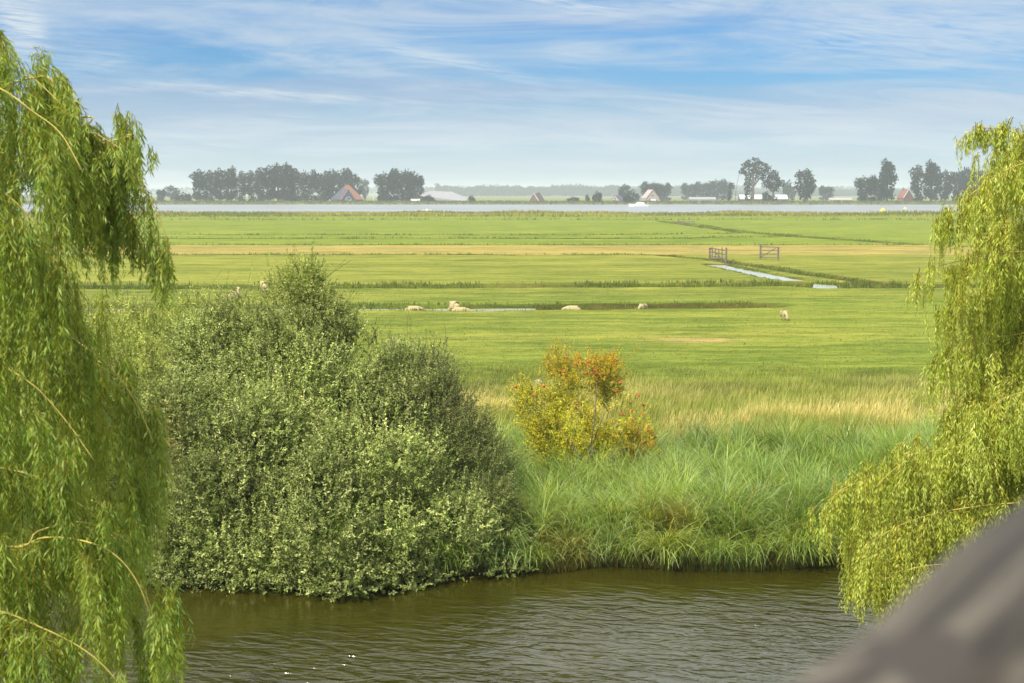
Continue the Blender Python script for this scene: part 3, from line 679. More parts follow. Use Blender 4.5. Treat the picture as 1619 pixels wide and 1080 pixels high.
shrub('sallow_bush', 'broad grey-green sallow bush overhanging the canal edge', (-3.7, 31.9),
      [lobe(520, 850, 31.6, 2.6, 2.0, 1.6), lobe(350, 830, 31.7, 1.35, 1.5, 1.6), lobe(690, 850, 32.3, 1.45, 1.6, 1.3), lobe(600, 740, 32.6, 1.5, 1.7, 1.25),
       lobe(400, 720, 33.0, 1.7, 1.7, 1.5), lobe(560, 900, 31.1, 2.0, 1.4, .9), lobe(420, 890, 31.2, 1.8, 1.3, 1.0), lobe(740, 880, 32.4, 1.15, 1.2, .7), lobe(300, 900, 31.4, .9, 1.1, .8), lobe(660, 930, 31.0, .7, .8, .45),
       lobe(320, 650, 33.5, 1.3, 1.5, 1.0), lobe(540, 925, 30.9, 1.3, .8, .5), lobe(370, 920, 30.9, 1.2, .8, .45), lobe(300, 925, 31.0, .7, .7, .4), lobe(455, 935, 30.7, 1.0, .6, .35), lobe(790, 895, 31.9, .6, .7, .45)], 12500, gr, leaf=(.088, .038), shoot=(.22, .5), lps=20, extra=rusty, depth=.6)
shrub('sallow_bush', 'tall yellow-green bush rising to a point behind the grey-green bush', (-5.0, 35.6),
      [lobe(470, 640, 35.2, 2.0, 2.0, 1.9), lobe(470, 540, 35.5, 1.2, 1.3, 1.15), lobe(455, 485, 35.5, .72, .8, .65), lobe(482, 452, 35.6, .36, .5, .36), lobe(560, 590, 35.4, 1.25, 1.5, .9), lobe(385, 520, 35.6, .6, .8, .6),
       lobe(380, 600, 35.3, 1.4, 1.6, 1.2), lobe(600, 680, 35.0, 1.5, 1.6, 1.3), lobe(515, 525, 35.4, .45, .6, .5), lobe(600, 575, 35.6, .5, .7, .5), lobe(340, 560, 35.5, .9, 1.0, .7), lobe(640, 610, 35.2, 1.0, 1.2, .8), lobe(560, 540, 35.5, .55, .7, .45), lobe(435, 760, 34.9, 2.2, 1.8, 1.5)],
      13500, gr, leaf=(.085, .034), shoot=(.25, .6), lps=20, topcols=ye, depth=.65)
shrub('sallow_bush', 'dark thin-topped bush on the right flank of the sallows beside the yellow tree', (-1.7, 34.4),
      [lobe(700, 690, 34.2, 1.0, 1.2, 1.3), lobe(690, 610, 34.4, .55, .7, .7), lobe(720, 640, 34.4, .5, .6, .5), lobe(650, 640, 34.6, .9, 1.0, .9), lobe(740, 760, 33.9, 1.0, 1.2, 1.1), lobe(775, 850, 33.0, .75, 1.0, .9), lobe(693, 570, 34.5, .16, .2, .35), lobe(760, 800, 33.2, .9, 1.1, .9)],
      4200, [S(112, 126, 64, BK), S(94, 106, 52, BK), S(136, 144, 84, BK)], leaf=(.07, .028), shoot=(.25, .6), lps=18, depth=.7)
shrub('sallow_bush', 'soft pale green bush half hidden behind the left willow', (-9.6, 38.5),
      [lobe(250, 590, 38.5, 2.0, 1.8, 1.5), lobe(170, 560, 39, 2.0, 1.8, 1.4), lobe(290, 540, 38.8, 1.1, 1.2, .9), lobe(220, 680, 37.5, 2.2, 1.8, 1.9), lobe(320, 510, 39, .5, .7, .55), lobe(60, 600, 39, 2.2, 2.0, 1.8), lobe(140, 720, 37.5, 2.2, 1.8, 2.0)],
      6500, ye, leaf=(.085, .032), shoot=(.3, .6), lps=18, depth=.7)
def autumn(p, tone):
    n = len(p); top = ss(p[:, 2], 2.3, 3.3) * (rng.random(n) < .45); rt = ss(p[:, 0], .7, 1.7) * (rng.random(n) < .35); m = np.maximum(top * .9, rt * .7)[:, None]
    return tone * (1 - m) + S(232, 172, 50, .86)[None] * m
yb = P(925, 775)
yt = shrub('berry_tree', 'small yellow-leaved tree with orange-red berry clusters in the sedge', (yb[0], yb[1]),
      [lobe(900, 690, 39.6, 1.0, 1.0, 1.1), lobe(880, 620, 39.8, .62, .7, .7), lobe(925, 615, 39.8, .7, .7, .75), lobe(975, 670, 39.5, .75, .8, .75), lobe(855, 650, 39.7, .55, .7, .7), lobe(1000, 700, 39.4, .5, .6, .5), lobe(920, 730, 39.4, 1.2, 1.0, .75), lobe(960, 600, 39.8, .4, .5, .45), lobe(875, 580, 39.9, .2, .3, .35), lobe(830, 615, 39.8, .2, .3, .3)],
      4300, [S(226, 216, 56, .88), S(204, 204, 54, .84), S(226, 216, 84, .86), S(160, 174, 48, .8)], leaf=(.085, .026), shoot=(.25, .5), lps=22, extra=autumn, depth=1.4, stems=7, up=.9, sublobes=4, mat=M_willow, cat='small tree')
def berries():
    M = mat_simple('berry', S(214, 118, 48, .6), .4, .2, 20, 0, .5); b0 = np.array([yb[0], yb[1], 0])
    Vs, Qs, base = [], [], 0
    spots = [(1018, 640), (1030, 685), (1012, 690), (1000, 665), (985, 655), (970, 668), (1026, 680), (990, 700), (1005, 705), (975, 620), (860, 590 + 20), (815, 612), (980, 605), (925, 590), (940, 585), (900, 600), (955, 600), (912, 640), (1015, 655), (960, 690), (930, 655), (1034, 690), (1003, 680), (985, 675), (945, 592), (910, 575), (930, 572), (890, 588), (1010, 625), (845, 625), (916, 695), (908, 702), (1000, 650), (1020, 700)]
    ico = np.array([(0, 0, 1), (.89, 0, .45), (.28, .85, .45), (-.72, .53, .45), (-.72, -.53, .45), (.28, -.85, .45), (.72, .53, -.45), (-.28, .85, -.45), (-.89, 0, -.45), (-.28, -.85, -.45), (.72, -.53, -.45), (0, 0, -1)])
    fi = [(0, 1, 2), (0, 2, 3), (0, 3, 4), (0, 4, 5), (0, 5, 1), (1, 6, 2), (2, 7, 3), (3, 8, 4), (4, 9, 5), (5, 10, 1), (2, 6, 7), (3, 7, 8), (4, 8, 9), (5, 9, 10), (1, 10, 6), (11, 7, 6), (11, 8, 7), (11, 9, 8), (11, 10, 9), (11, 6, 10)]
    for (a, b) in spots:
        c = PD(a, b, 39.5 - random.uniform(.2, .7)) - b0; Vs, Qs, base = [], [], 0
        for k in range(16):
            q = c + np.array([random.gauss(0, .028), random.gauss(0, .025), random.gauss(0, .02)]); Vs.append(ico * .021 + q); Qs += [tuple(i + base for i in f) for f in fi]; base += 12
        qmesh('berry_cluster', np.concatenate(Vs), Qs, None, M, yt, True)
berries()

# ------------------------------------------------------------------ far trees
def far_tree(name, lobes, n, size, cols, trunk_h, trunk_r, forks=0, lean=0.):
    """prototype built round the origin; lobes (x,y,z,rx,ry,rz)"""
    root = thing(name, 'x', 'tree'); Lb = np.array(lobes, float)
    vol = Lb[:, 3] * Lb[:, 5]; i = rng.choice(len(Lb), n, p=vol / vol.sum()); d = unit(rng.normal(size=(n, 3)))
    r = (.45 + .6 * rng.random(n) ** .5); p = Lb[i, :3] + d * Lb[i, 3:6] * r[:, None]; p = p[p[:, 2] > .05]; n = len(p)
    tone = tints(n, cols, jit=.18)
    V, Q, C = leaves(p, unit(rng.normal(size=(n, 3))), size * rng.uniform(.6, 1.3, n), size * 1.0 * rng.uniform(.7, 1.2, n), tone, .15)
    qmesh('crown', V, Q, C, M_far, root)
    tb = MB(); tb.tube([(0, 0, -.4), (lean * .3, 0, trunk_h * .5), (lean, 0, trunk_h)], [trunk_r * 1.25, trunk_r, trunk_r * .6], 8)
    for k in range(forks):
        L_ = Lb[k % len(Lb)]; tb.tube([(lean * .5, 0, trunk_h * .55), tuple((np.array([lean * .5, 0, trunk_h * .6]) + L_[:3]) * .5 + [0, 0, .3]), tuple(L_[:3])], [trunk_r * .55, trunk_r * .35, .06], 6)
    tb.build('trunk', M_bark, root)
    return root
TK = .15
dk = [S(84, 112, 56, TK), S(66, 94, 50, TK), S(104, 126, 66, TK)]
ol = [S(104, 118, 60, TK), S(86, 104, 50, TK), S(126, 134, 74, TK)]
def rl(cx, cz, sx, sz, k, r0, r1):
    return [(cx + random.uniform(-sx, sx), random.uniform(-sx, sx), cz + random.uniform(-sz, sz), *(lambda r: (r, r, r * random.uniform(.8, 1.1)))(random.uniform(r0, r1))) for _ in range(k)]
random.seed(3)
protos = {
    'broad': far_tree('broadleaf_tree', [(0, 0, 9, 6, 6, 5.5)] + rl(0, 9.5, 5.5, 4.5, 14, 2.2, 3.4) + rl(0, 3.4, 5, 1.5, 7, 1.8, 2.6), 1900, 1.1, dk, 8, .5, 5),
    'tall': far_tree('broadleaf_tree', [(0, 0, 10, 3.4, 3.4, 8)] + rl(0, 11, 2.8, 7.5, 16, 1.6, 2.6) + rl(0, 3.2, 2.6, 1.2, 5, 1.5, 2.2), 1700, 1.0, dk, 12, .45, 4),
    'tall2': far_tree('broadleaf_tree', [(0, 0, 12, 2.7, 3, 8.5)] + rl(.3, 13, 2.4, 7, 13, 1.3, 2.3) + rl(0, 3, 2.2, 1.6, 4, 1.4, 1.9), 1400, .95, ol, 13, .4, 4),
    'open': far_tree('broadleaf_tree', [(-2, 0, 15, 3, 3, 2.4), (2.6, 0, 16.2, 3.2, 3, 2.8), (0, 0, 18.5, 3, 2.5, 2.2), (4.6, 0, 13.4, 2, 2, 1.7), (-4.2, 0, 14, 1.6, 1.6, 1.2), (2.8, 0, 11.2, 2.0, 2, 1.2), (.8, 0, 14, 1.6, 2, 1.6), (5.6, 0, 16, 1.4, 1.4, 1.2), (-3, 0, 17.4, 1.6, 1.6, 1.3),
                     (-2.2, 0, 9, 1.1, 1.1, 2.5), (-2, 0, 5, 1.5, 1.4, 2.6), (-1.8, 0, 2, 1.5, 1.5, 2.2), (-1.6, 0, 11.8, 1.2, 1.2, 1.6)], 1300, .85, ol, 12, .6, 6),
    'small': far_tree('broadleaf_tree', [(0, 0, 8.6, 3.6, 3.4, 2.9), (-2.8, 0, 7.4, 2.2, 2, 1.6), (3, 0, 8, 2.2, 2, 1.8), (0, 0, 11.2, 2.4, 2.4, 1.8), (.5, 0, 6, 2.4, 2, 1.4), (0, 0, 1.4, 1.8, 1.8, 1.6)], 1000, .85, ol, 7, .4, 4),
    'round': far_tree('broadleaf_tree', [(0, 0, 6.6, 4.2, 4, 4.6)] + rl(0, 7, 3.4, 3.6, 12, 1.4, 2.4) + rl(0, 2, 2.8, .8, 4, 1.2, 1.8), 1300, .85, ol, 7, .4, 4),
    'bush': far_tree('shrub', [(0, 0, 1.4, 2.4, 2.0, 1.5), (1.2, 0, 1.9, 1.3, 1.2, 1.2), (-1.2, 0, 1.2, 1.4, 1.3, 1.1), (.1, 0, 2.5, 1.1, 1.1, .8)], 420, .6, dk, 1.6, .12, 3),
    'ivy': far_tree('ivy_clad_tree', [(0, 0, 3, .8, .8, 3), (.2, 0, 7, .7, .7, 2.6), (.7, 0, 10.2, .8, .8, 1.4), (1.1, 0, 11.4, .9, .7, .8)], 420, .6, dk, 11, .3, 0, .7),
}
used = set()
def put(kind, px, py_base, py_top, y, label, group=None, wide=1.0, cat=None, wpx=None, rz=None):
    z0 = float(height(np.array([PD(px, py_base, y)[0]]), np.array([float(y)]))[0])
    H = {'broad': 15.8, 'tall': 19.5, 'tall2': 21, 'open': 20.6, 'small': 12.8, 'round': 12.0, 'bush': 3.2, 'ivy': 12.2}[kind]
    Wm = {'broad': 16, 'tall': 9.5, 'tall2': 8, 'open': 12, 'small': 10.4, 'round': 10, 'bush': 5.4, 'ivy': 2.2}[kind]
    top = PD(px, py_top, y)[2]; s = max(.2, (top - z0) / H)
    if kind in used: o = copy_tree(protos[kind])
    else: o = protos[kind]; used.add(kind)
    o.location = (float(PD(px, py_base, y)[0]), float(y), z0)
    w = wide if wpx is None else (wpx / F * y) / (Wm * s)
    o.scale = (s * w, s * (w if w < 1.4 else 1.2), s); o.rotation_euler = (0, 0, (random.choice([0, math.pi]) + random.uniform(-.4, .4)) if rz is None else rz)
    for k in ('group', 'label', 'category'):
        if k in o: del o[k]
    tag(o, label, cat or ('shrub' if kind == 'bush' else 'tree'), group); return o
G1 = 'trees of the long left-hand row across the lake'
row = [('tall', 316, 268, 30), ('tall2', 333, 268, 24), ('tall', 349, 266, 26), ('tall', 366, 263, 28), ('tall2', 383, 269, 20), ('tall2', 397, 268, 18), ('tall2', 410, 264, 20),
       ('tall', 424, 262, 32), ('tall', 440, 258, 34), ('tall', 456, 257, 30), ('tall2', 467, 265, 24)]
for k, (kd, px, tp, w) in enumerate(row):
    put(kd, px, 317, tp, 1120 + random.uniform(-15, 30), 'tall dense tree in the long left-hand row across the lake', G1, wpx=w)
put('broad', 487, 317, 272, 1140, 'rounded tree between the long left row and the orange-roofed farm', wpx=34)
put('broad', 512, 317, 277, 1170, 'lower broad tree just left of the orange-roofed farm', wpx=40)
put('broad', 536, 317, 270, 1200, 'broad dark tree rising directly behind the orange-roofed farm', wpx=58)
put('round', 561, 317, 280, 1190, 'dark tree behind the right slope of the orange roof', wpx=26)
put('broad', 255, 317, 300, 1150, 'small dark round tree farthest left across the lake', wpx=16)
put('round', 272, 316, 294, 1400, 'hazy pale tree beside the farthest left dark tree', wpx=22)
put('bush', 290, 317, 306, 1150, 'low dark bushes left of the long tree row', wpx=30)
put('broad', 612, 317, 274, 1110, 'left part of the big dark tree clump beside the white flagpole', wpx=42)
put('broad', 636, 317, 270, 1130, 'middle of the big dark tree clump left of the pale barn', wpx=50)
put('broad', 655, 317, 277, 1120, 'right part of the big dark tree clump touching the pale barn', wpx=34)
put('bush', 458, 321, 307, 1078, 'round bush on the dike below the long left tree row', wpx=24)
put('bush', 603, 320, 306, 1078, 'dark bush on the dike right of the flagpole', wpx=14)
put('bush', 679, 320, 309, 1078, 'bush on the dike in front of the pale barn', wpx=16)
put('bush', 746, 318, 310, 1100, 'dark bush at the right end of the pale barn', wpx=12)
put('round', 577, 316, 284, 1500, 'faint hazy tree between the orange roof and the flagpole', wpx=14)
put('bush', 906, 320, 312, 1078, 'low bush on the dike left of the dark round bush', wpx=22)
put('bush', 944, 322, 304, 1064, 'dark round bush standing at the water by the dike', wpx=17)
put('bush', 929, 316, 308, 1150, 'tiny bush behind the dike left of the dark round bush', wpx=8)
put('round', 987, 316, 292, 1300, 'blue-grey rounded tree left of the pink gabled house', wpx=20)
put('bush', 1000, 316, 302, 1250, 'low trees between the blue-grey tree and the pink house', wpx=24)
put('bush', 993, 323, 309, 1062, 'dark bush on the shore beside the white motor boat', wpx=18)
put('broad', 1028, 316, 289, 1330, 'broad hazy tree behind the pink gabled house', wpx=34)
put('broad', 1049, 316, 291, 1330, 'hazy tree right of the pink gabled house', wpx=28)
for px, tp, w in ((1090, 291, 30), (1112, 289, 34), (1134, 285, 30), (1150, 288, 24)):
    put('broad', px, 316, tp, 1550, 'hazy tree in the wood behind the long glasshouse', 'trees behind the long glasshouse', wpx=w)
put('ivy', 1153, 318, 288, 1090, 'slim ivy-clad leaning trunk left of the tall forked tree', rz=0)
put('open', 1190, 318, 250, 1085, 'tall open-crowned tree with ivy trunk beside the white barn', wpx=48, rz=0)
put('small', 1222, 317, 271, 1090, 'smaller open tree in front of the white barn', wpx=36, rz=0)
put('bush', 1212, 318, 304, 1080, 'dark bush below the two open trees at the white barn', wpx=16)
put('round', 1273, 317, 269, 1090, 'rounded solitary tree right of the white barn', wpx=38)
put('bush', 1247, 316, 288, 1500, 'hazy tree beyond the right end of the white barn', wpx=22)
put('broad', 1306, 316, 295, 1500, 'blue hazy tree right of the solitary rounded tree', wpx=26)
put('broad', 1368, 317, 280, 1100, 'dark round tree at the foot of the tall ragged tree', wpx=36)
put('broad', 1388, 317, 282, 1120, 'dark tree between the round tree and the tall ragged tree', wpx=28)
put('tall', 1402, 319, 251, 1090, 'tall ragged leaning tree left of the red house', wpx=34, rz=0)
put('tall2', 1450, 317, 259, 1130, 'slender tree just right of the red house', wpx=26)
put('tall', 1472, 317, 253, 1130, 'tallest tree of the group right of the red house', wpx=34)
put('round', 1493, 317, 271, 1130, 'rounded dark tree right of the tallest tree by the red house', wpx=28)
for px, tp in ((1515, 270), (1538, 268), (1560, 274), (1585, 280)):
    put('broad', px, 317, tp, 1140, 'dark tree glimpsed through the right willow', 'trees glimpsed through the right willow', wpx=34)
for k, o in protos.items():
    if k not in used: bpy.data.objects.remove(o)

def distant_wood():
    xs, zs, ys, ws = [], [], [], []
    # lumpy tree masses kilometres away, one profile per belt
    for (d, lo, hi, x0, x1, sd_, cover) in [(3300, 12, 27, 690, 1085, 1, .95), (4200, 14, 31, 600, 1500, 2, .85), (5200, 16, 34, 150, 1700, 3, .9), (3400, 5, 15, 1060, 1420, 5, .6)]:
        n = 9000; px = rng.uniform(x0, x1, n); prof = lo + (hi - lo) * fbm(px * .035 + sd_ * 9, px * 0, 140 + sd_, 4) * 1.3 * (ss(vn(px * .02, px * 0 + sd_, 150), .5 - cover * .6, .6)) + 1.5 * vn(px * .25, px * 0, 151)
        x = (px - CX) / F * d; z = rng.random(n) ** .7 * prof; xs.append(x); zs.append(z); ys.append(d + rng.uniform(-40, 40, n)); ws.append(np.full(n, d / 700.))
    p = np.stack([np.concatenate(xs), np.concatenate(ys), np.concatenate(zs)], -1); n = len(p); w = np.concatenate(ws)
    V, Q, C = leaves(p, unit(rng.normal(size=(n, 3))), w * 1.3, w, tints(n, dk), .1)
    tag(qmesh('distant_wood', V, Q, C, M_far), 'hazy belts of woodland along the horizon', None, None, 'stuff')
distant_wood()

# ------------------------------------------------------------------ buildings
def mt(n, r, g, b, k=.55, rough=.8): return mat_simple(n, S(r, g, b, k), rough, .12, 1.5)
M_tile = mt('orange_roof_tile', 190, 130, 98, .40); M_slate = mt('slate', 96, 98, 118, .5); M_brick = mt('brick', 150, 104, 86, .5); M_white = mt('white_paint', 236, 236, 230, .6, .5)
M_sheet = mt('pale_roof_sheet', 200, 200, 204, .42, .7); M_dark = mt('dark_cladding', 70, 70, 74, .5); M_glass = mt('window_glass', 52, 60, 70, .4, .1); M_pink = mt('pale_pink_render', 206, 184, 180, .6)
M_red = mt('red_brick', 176, 116, 100, .42); M_brown = mt('brown_roof_tile', 120, 92, 82, .5); M_cream = mt('cream_wall', 206, 200, 190, .5)
def gable_house(name, label, px, y, L, D, wh, rh, rz, mw, mr, trim=M_white, win=True, chimney=False, cat='house', over=.3):
    x = PD(px, 317, y)[0]; z0 = float(height(np.array([x]), np.array([float(y)]))[0]); root = thing(name, label, cat, (x, y, z0), rz)
    # gable ends face +-y, ridge along y (length D), span L along x
    b = MB(); h = L / 2
    b.add([(-h, -D / 2, -.5), (h, -D / 2, -.5), (h, D / 2, -.5), (-h, D / 2, -.5), (-h, -D / 2, wh), (h, -D / 2, wh), (h, D / 2, wh), (-h, D / 2, wh), (0, -D / 2, wh + rh), (0, D / 2, wh + rh)],
          [(0, 1, 5, 8, 4), (2, 3, 7, 9, 6), (1, 2, 6, 5), (3, 0, 4, 7), (0, 3, 2, 1)]); b.build('wall', mw, root)
    r = MB(); t = .18; o = over; sl = rh / h
    for s in (-1, 1):
        e = (s * (h + o), wh - o * sl); pts = [(e[0], -D / 2 - o, e[1]), (e[0], D / 2 + o, e[1]), (0, D / 2 + o, wh + rh), (0, -D / 2 - o, wh + rh)]
        r.add([(a, c, d + .03) for a, c, d in pts] + [(a, c, d + .03 + t) for a, c, d in pts], [(0, 1, 2, 3), (7, 6, 5, 4), (0, 4, 5, 1), (1, 5, 6, 2), (2, 6, 7, 3), (3, 7, 4, 0)])
    rf = r.build('roof', mr, root)
    if chimney: c = MB(); c.box(-.5, .5, D * .2, D * .2 + 1, wh + rh - .6, wh + rh + 1.1); c.build('chimney', M_brick, rf)
    if trim is not None:
        for s in (-1, 1):
            tb = MB(); tb.tube([(s * (h + o), -D / 2 - o - .06, wh - o * sl + .1), (0, -D / 2 - o - .06, wh + rh + .15)], [.28, .28], 4); tb.build('bargeboard', trim, root)
    if win:
        for (wx, wz, ww, hh) in ((-h * .5, wh * .28, 1.2, 1.5), (h * .5, wh * .28, 1.2, 1.5), (0, wh + rh * .2, 1.3, 1.4)):
            w = MB(); w.box(wx - ww / 2 - .12, wx + ww / 2 + .12, -D / 2 - .06, -D / 2 - .01, wz - .12, wz + hh + .12); f = w.build('window', M_white, root)
            w = MB(); w.box(wx - ww / 2, wx + ww / 2, -D / 2 - .09, -D / 2 - .062, wz, wz + hh); w.build('pane', M_glass, f)
        dd = MB(); dd.box(-.55, .55, -D / 2 - .07, -D / 2 - .01, 0, 2.1); dd.build('door', M_dark, root)
    return root
# big pyramid-roofed farm: one slope slate, one orange
def farm():
    y = 1105; x = PD(549, 317, y)[0]; z0 = 0; root = thing('farmhouse', 'farmhouse with a steep orange tiled roof and dark gable on the left', 'house', (x, y, z0), math.radians(28))
    h = 9.5; wh = 3.0; rh = 11.2; b = MB(); b.box(-h, h, -h, h, -.5, wh); b.build('wall', M_brick, root)
    e = h + .5
    def slope(a, c, name, m):
        r = MB(); t = np.array([0, 0, .2]); r1 = (-1.2, 0, wh + rh); r2 = (1.2, 0, wh + rh)
        pts = [a, c] + ([r2, r1] if a[1] == c[1] and a[1] < 0 else [r1, r2] if a[1] == c[1] else [r2] if a[0] > 0 else [r1])
        pts = [np.array(q, float) for q in pts]; n = len(pts); r.add([tuple(q) for q in pts] + [tuple(q + t) for q in pts], [tuple(range(n - 1, -1, -1)), tuple(range(n, 2 * n))] + [(i, (i + 1) % n, n + (i + 1) % n, n + i) for i in range(n)])
        return r.build(name, m, root)
    slope((-e, -e, wh - .3), (e, -e, wh - .3), 'roof', M_tile); slope((e, -e, wh - .3), (e, e, wh - .3), 'roof', M_tile)
    slope((e, e, wh - .3), (-e, e, wh - .3), 'roof', M_tile); slope((-e, e, wh - .3), (-e, -e, wh - .3), 'roof', M_slate)
    # dark gable front
    g = MB(); g.add([(-8.6, -h - 1.2, 0), (2.2, -h - 1.2, 0), (2.2, -h - 1.2, 3.2), (-3.2, -h - 1.2, 11.0), (-8.6, -h - 1.2, 3.2), (-8.6, 0, 0), (2.2, 0, 0), (2.2, 0, 3.2), (-3.2, 0, 11.0), (-8.6, 0, 3.2)],
                    [(0, 1, 2, 3, 4), (5, 9, 8, 7, 6), (4, 3, 8, 9), (3, 2, 7, 8), (1, 6, 7, 2), (0, 4, 9, 5)]); g.build('gable', M_slate, root)
    tb = MB(); tb.tube([(-5.8, -h - 1.4, 2.6), (-4.6, -h - 1.4, 4.3), (-3.2, -h - 1.4, 4.9), (-1.8, -h - 1.4, 4.3), (-.6, -h - 1.4, 2.6)], [.22] * 5, 5); tb.build('arched_trim', M_white, root)
    for s in (-1, 1): tb = MB(); tb.tube([(-3.2 + s * 5.6, -h - 1.35, 3.1), (-3.2, -h - 1.35, 11.1)], [.14, .14], 4); tb.build('bargeboard', M_pink, root)
    for wx in (-4.4, -2.4): w = MB(); w.box(wx, wx + 1.2, -h - 1.27, -h - 1.21, .9, 2.9); w.build('window', M_white, root)
    c = MB(); c.box(-1.5, -.5, -.6, .4, wh + rh - 1, wh + rh + 1.0); c.build('chimney', M_brick, root)
farm()
# long barn under pale sheeting, its right slope towards the lake
def barn():
    y = 1110; x = PD(703, 317, y)[0]; root = thing('barn', 'long low barn with a broad pale grey roof right of the dark tree clump', 'barn', (x, y, 0), math.radians(-8))
    w = MB(); w.add([(-17, -7, 0), (17, -7, 0), (17, 9, 0), (-17, 9, 0), (-17, -7, 3.0), (17, -7, 1.4), (17, 9, 1.4), (-17, 9, 9.0), (-17, 1, 8.8), (8, 9, 6.5)],
                    [(0, 1, 5, 4), (1, 2, 6, 5), (0, 4, 8, 7, 3)]); w.build('wall', M_dark, root)
    r = MB(); top = [(-17.6, -3.6, 7.6), (-15.5, -7.6, 6.0), (-5, -7.8, 2.6), (3, -7.8, 1.1), (18, -7.8, 1.2), (19, 9.5, 1.8), (12, 9.5, 5.4), (5, 9.5, 8.0), (-17.6, 9.5, 9.6)]
    top = [(-17.6, -7.8, 5.6), (-3, -7.8, 1.6), (18, -7.8, 1.5), (18, 1, 3.6), (4, 9.5, 8.6), (-17.6, 9.5, 9.4)]
    n = len(top); r.add([(a, b, c) for a, b, c in top] + [(a, b, c + .25) for a, b, c in top], [tuple(range(n - 1, -1, -1)), tuple(range(n, 2 * n))] + [(i, (i + 1) % n, n + (i + 1) % n, n + i) for i in range(n)]); r.build('roof', M_sheet, root)
    for k in range(3): d = MB(); d.box(-14 + k * 4.6, -11 + k * 4.6, -7.1, -7.02, 0, 1.5); d.build('door', M_sheet, root)
barn()
gable_house('house', 'small gabled house with white bargeboards alone behind the dike', 849, 1120, 9.5, 9, 1.2, 6.2, math.radians(-32), M_brick, M_brown, chimney=True)
gable_house('house', 'pale pink gabled house in front of hazy trees, right of the motor boat', 1028, 1260, 12, 12, 3.4, 7.2, math.radians(15), M_pink, M_pink, trim=M_pink)
gable_house('house', 'low dull house left of the blue-grey rounded tree', 977, 1200, 8, 9, 1.6, 4.2, math.radians(-35), M_pink, M_slate, trim=None)
gable_house('shed', 'small bright white shed in front of the pink gabled house', 1033, 1180, 7, 3.5, 1.4, 1.0, math.radians(80), M_white, M_white, trim=None, win=False, cat='shed')
gable_house('glasshouse', 'long low pale glasshouse left of the ivy-clad trunk', 1110, 1300, 9, 24, 2.0, 2.0, math.radians(90), M_sheet, M_sheet, trim=None, win=False, cat='glasshouse')
gable_house('barn', 'long white-roofed barn behind the two open-crowned trees', 1206, 1180, 12, 39, 2.9, 3.4, math.radians(90), M_slate, M_white, trim=None, win=False, cat='barn')
gable_house('house', 'red brick house with a red roof among the trees at right', 1431, 1160, 10, 8, 4.2, 6.4, math.radians(25), M_red, M_red, chimney=True)
gable_house('shed', 'long low pale shed left of the dark round tree', 1328, 1300, 8, 20, 1.6, 1.8, math.radians(88), M_pink, M_cream, trim=None, win=False, cat='shed')
gable_house('shed', 'low white shed at the dike left of the big dark tree clump roofline', 657, 1090, 4, 6.5, .9, 1.4, math.radians(80), M_cream, M_white, trim=None, win=False, cat='shed')
def pole(name, label, px0, py0, px1, py1, y, r, mat, cat, mid=None):
    a = PD(px0, py0, y); b = PD(px1, py1, y); z = float(height(np.array([a[0]]), np.array([float(y)]))[0]); root = thing(name, label, cat, (a[0], y, z)); m = MB()
    pts = [(0, 0, -.2), (b[0] - a[0], 0, b[2] - z)]
    if mid: pts.insert(1, (mid[0], 0, mid[1]))
    m.tube(pts, [r] * (len(pts) - 1) + [r * .5], 8); m.build('shaft', mat, root)
    if name == 'flagpole': k = MB(); k.tube([(0, 0, pts[-1][2]), (0, 0, pts[-1][2] + .4)], [.3, .3], 8); k.build('finial', mat, root)
    return root
pole('flagpole', 'tall white flagpole left of the big dark tree clump', 590.5, 317, 590.5, 294, 1076, .38, M_white, 'flagpole')
o = pole('dead_tree', 'thin bare leaning trunk left of the tall forked tree', 1162, 318, 1168, 276, 1088, .22, M_bark, 'tree', (.7, 10))
M_boat = mat_simple('white_gelcoat', (.82, .83, .84), .25, .04, 1); M_yel = mat_simple('yellow_buoy_paint', (.75, .62, .08), .5, .1, 2)
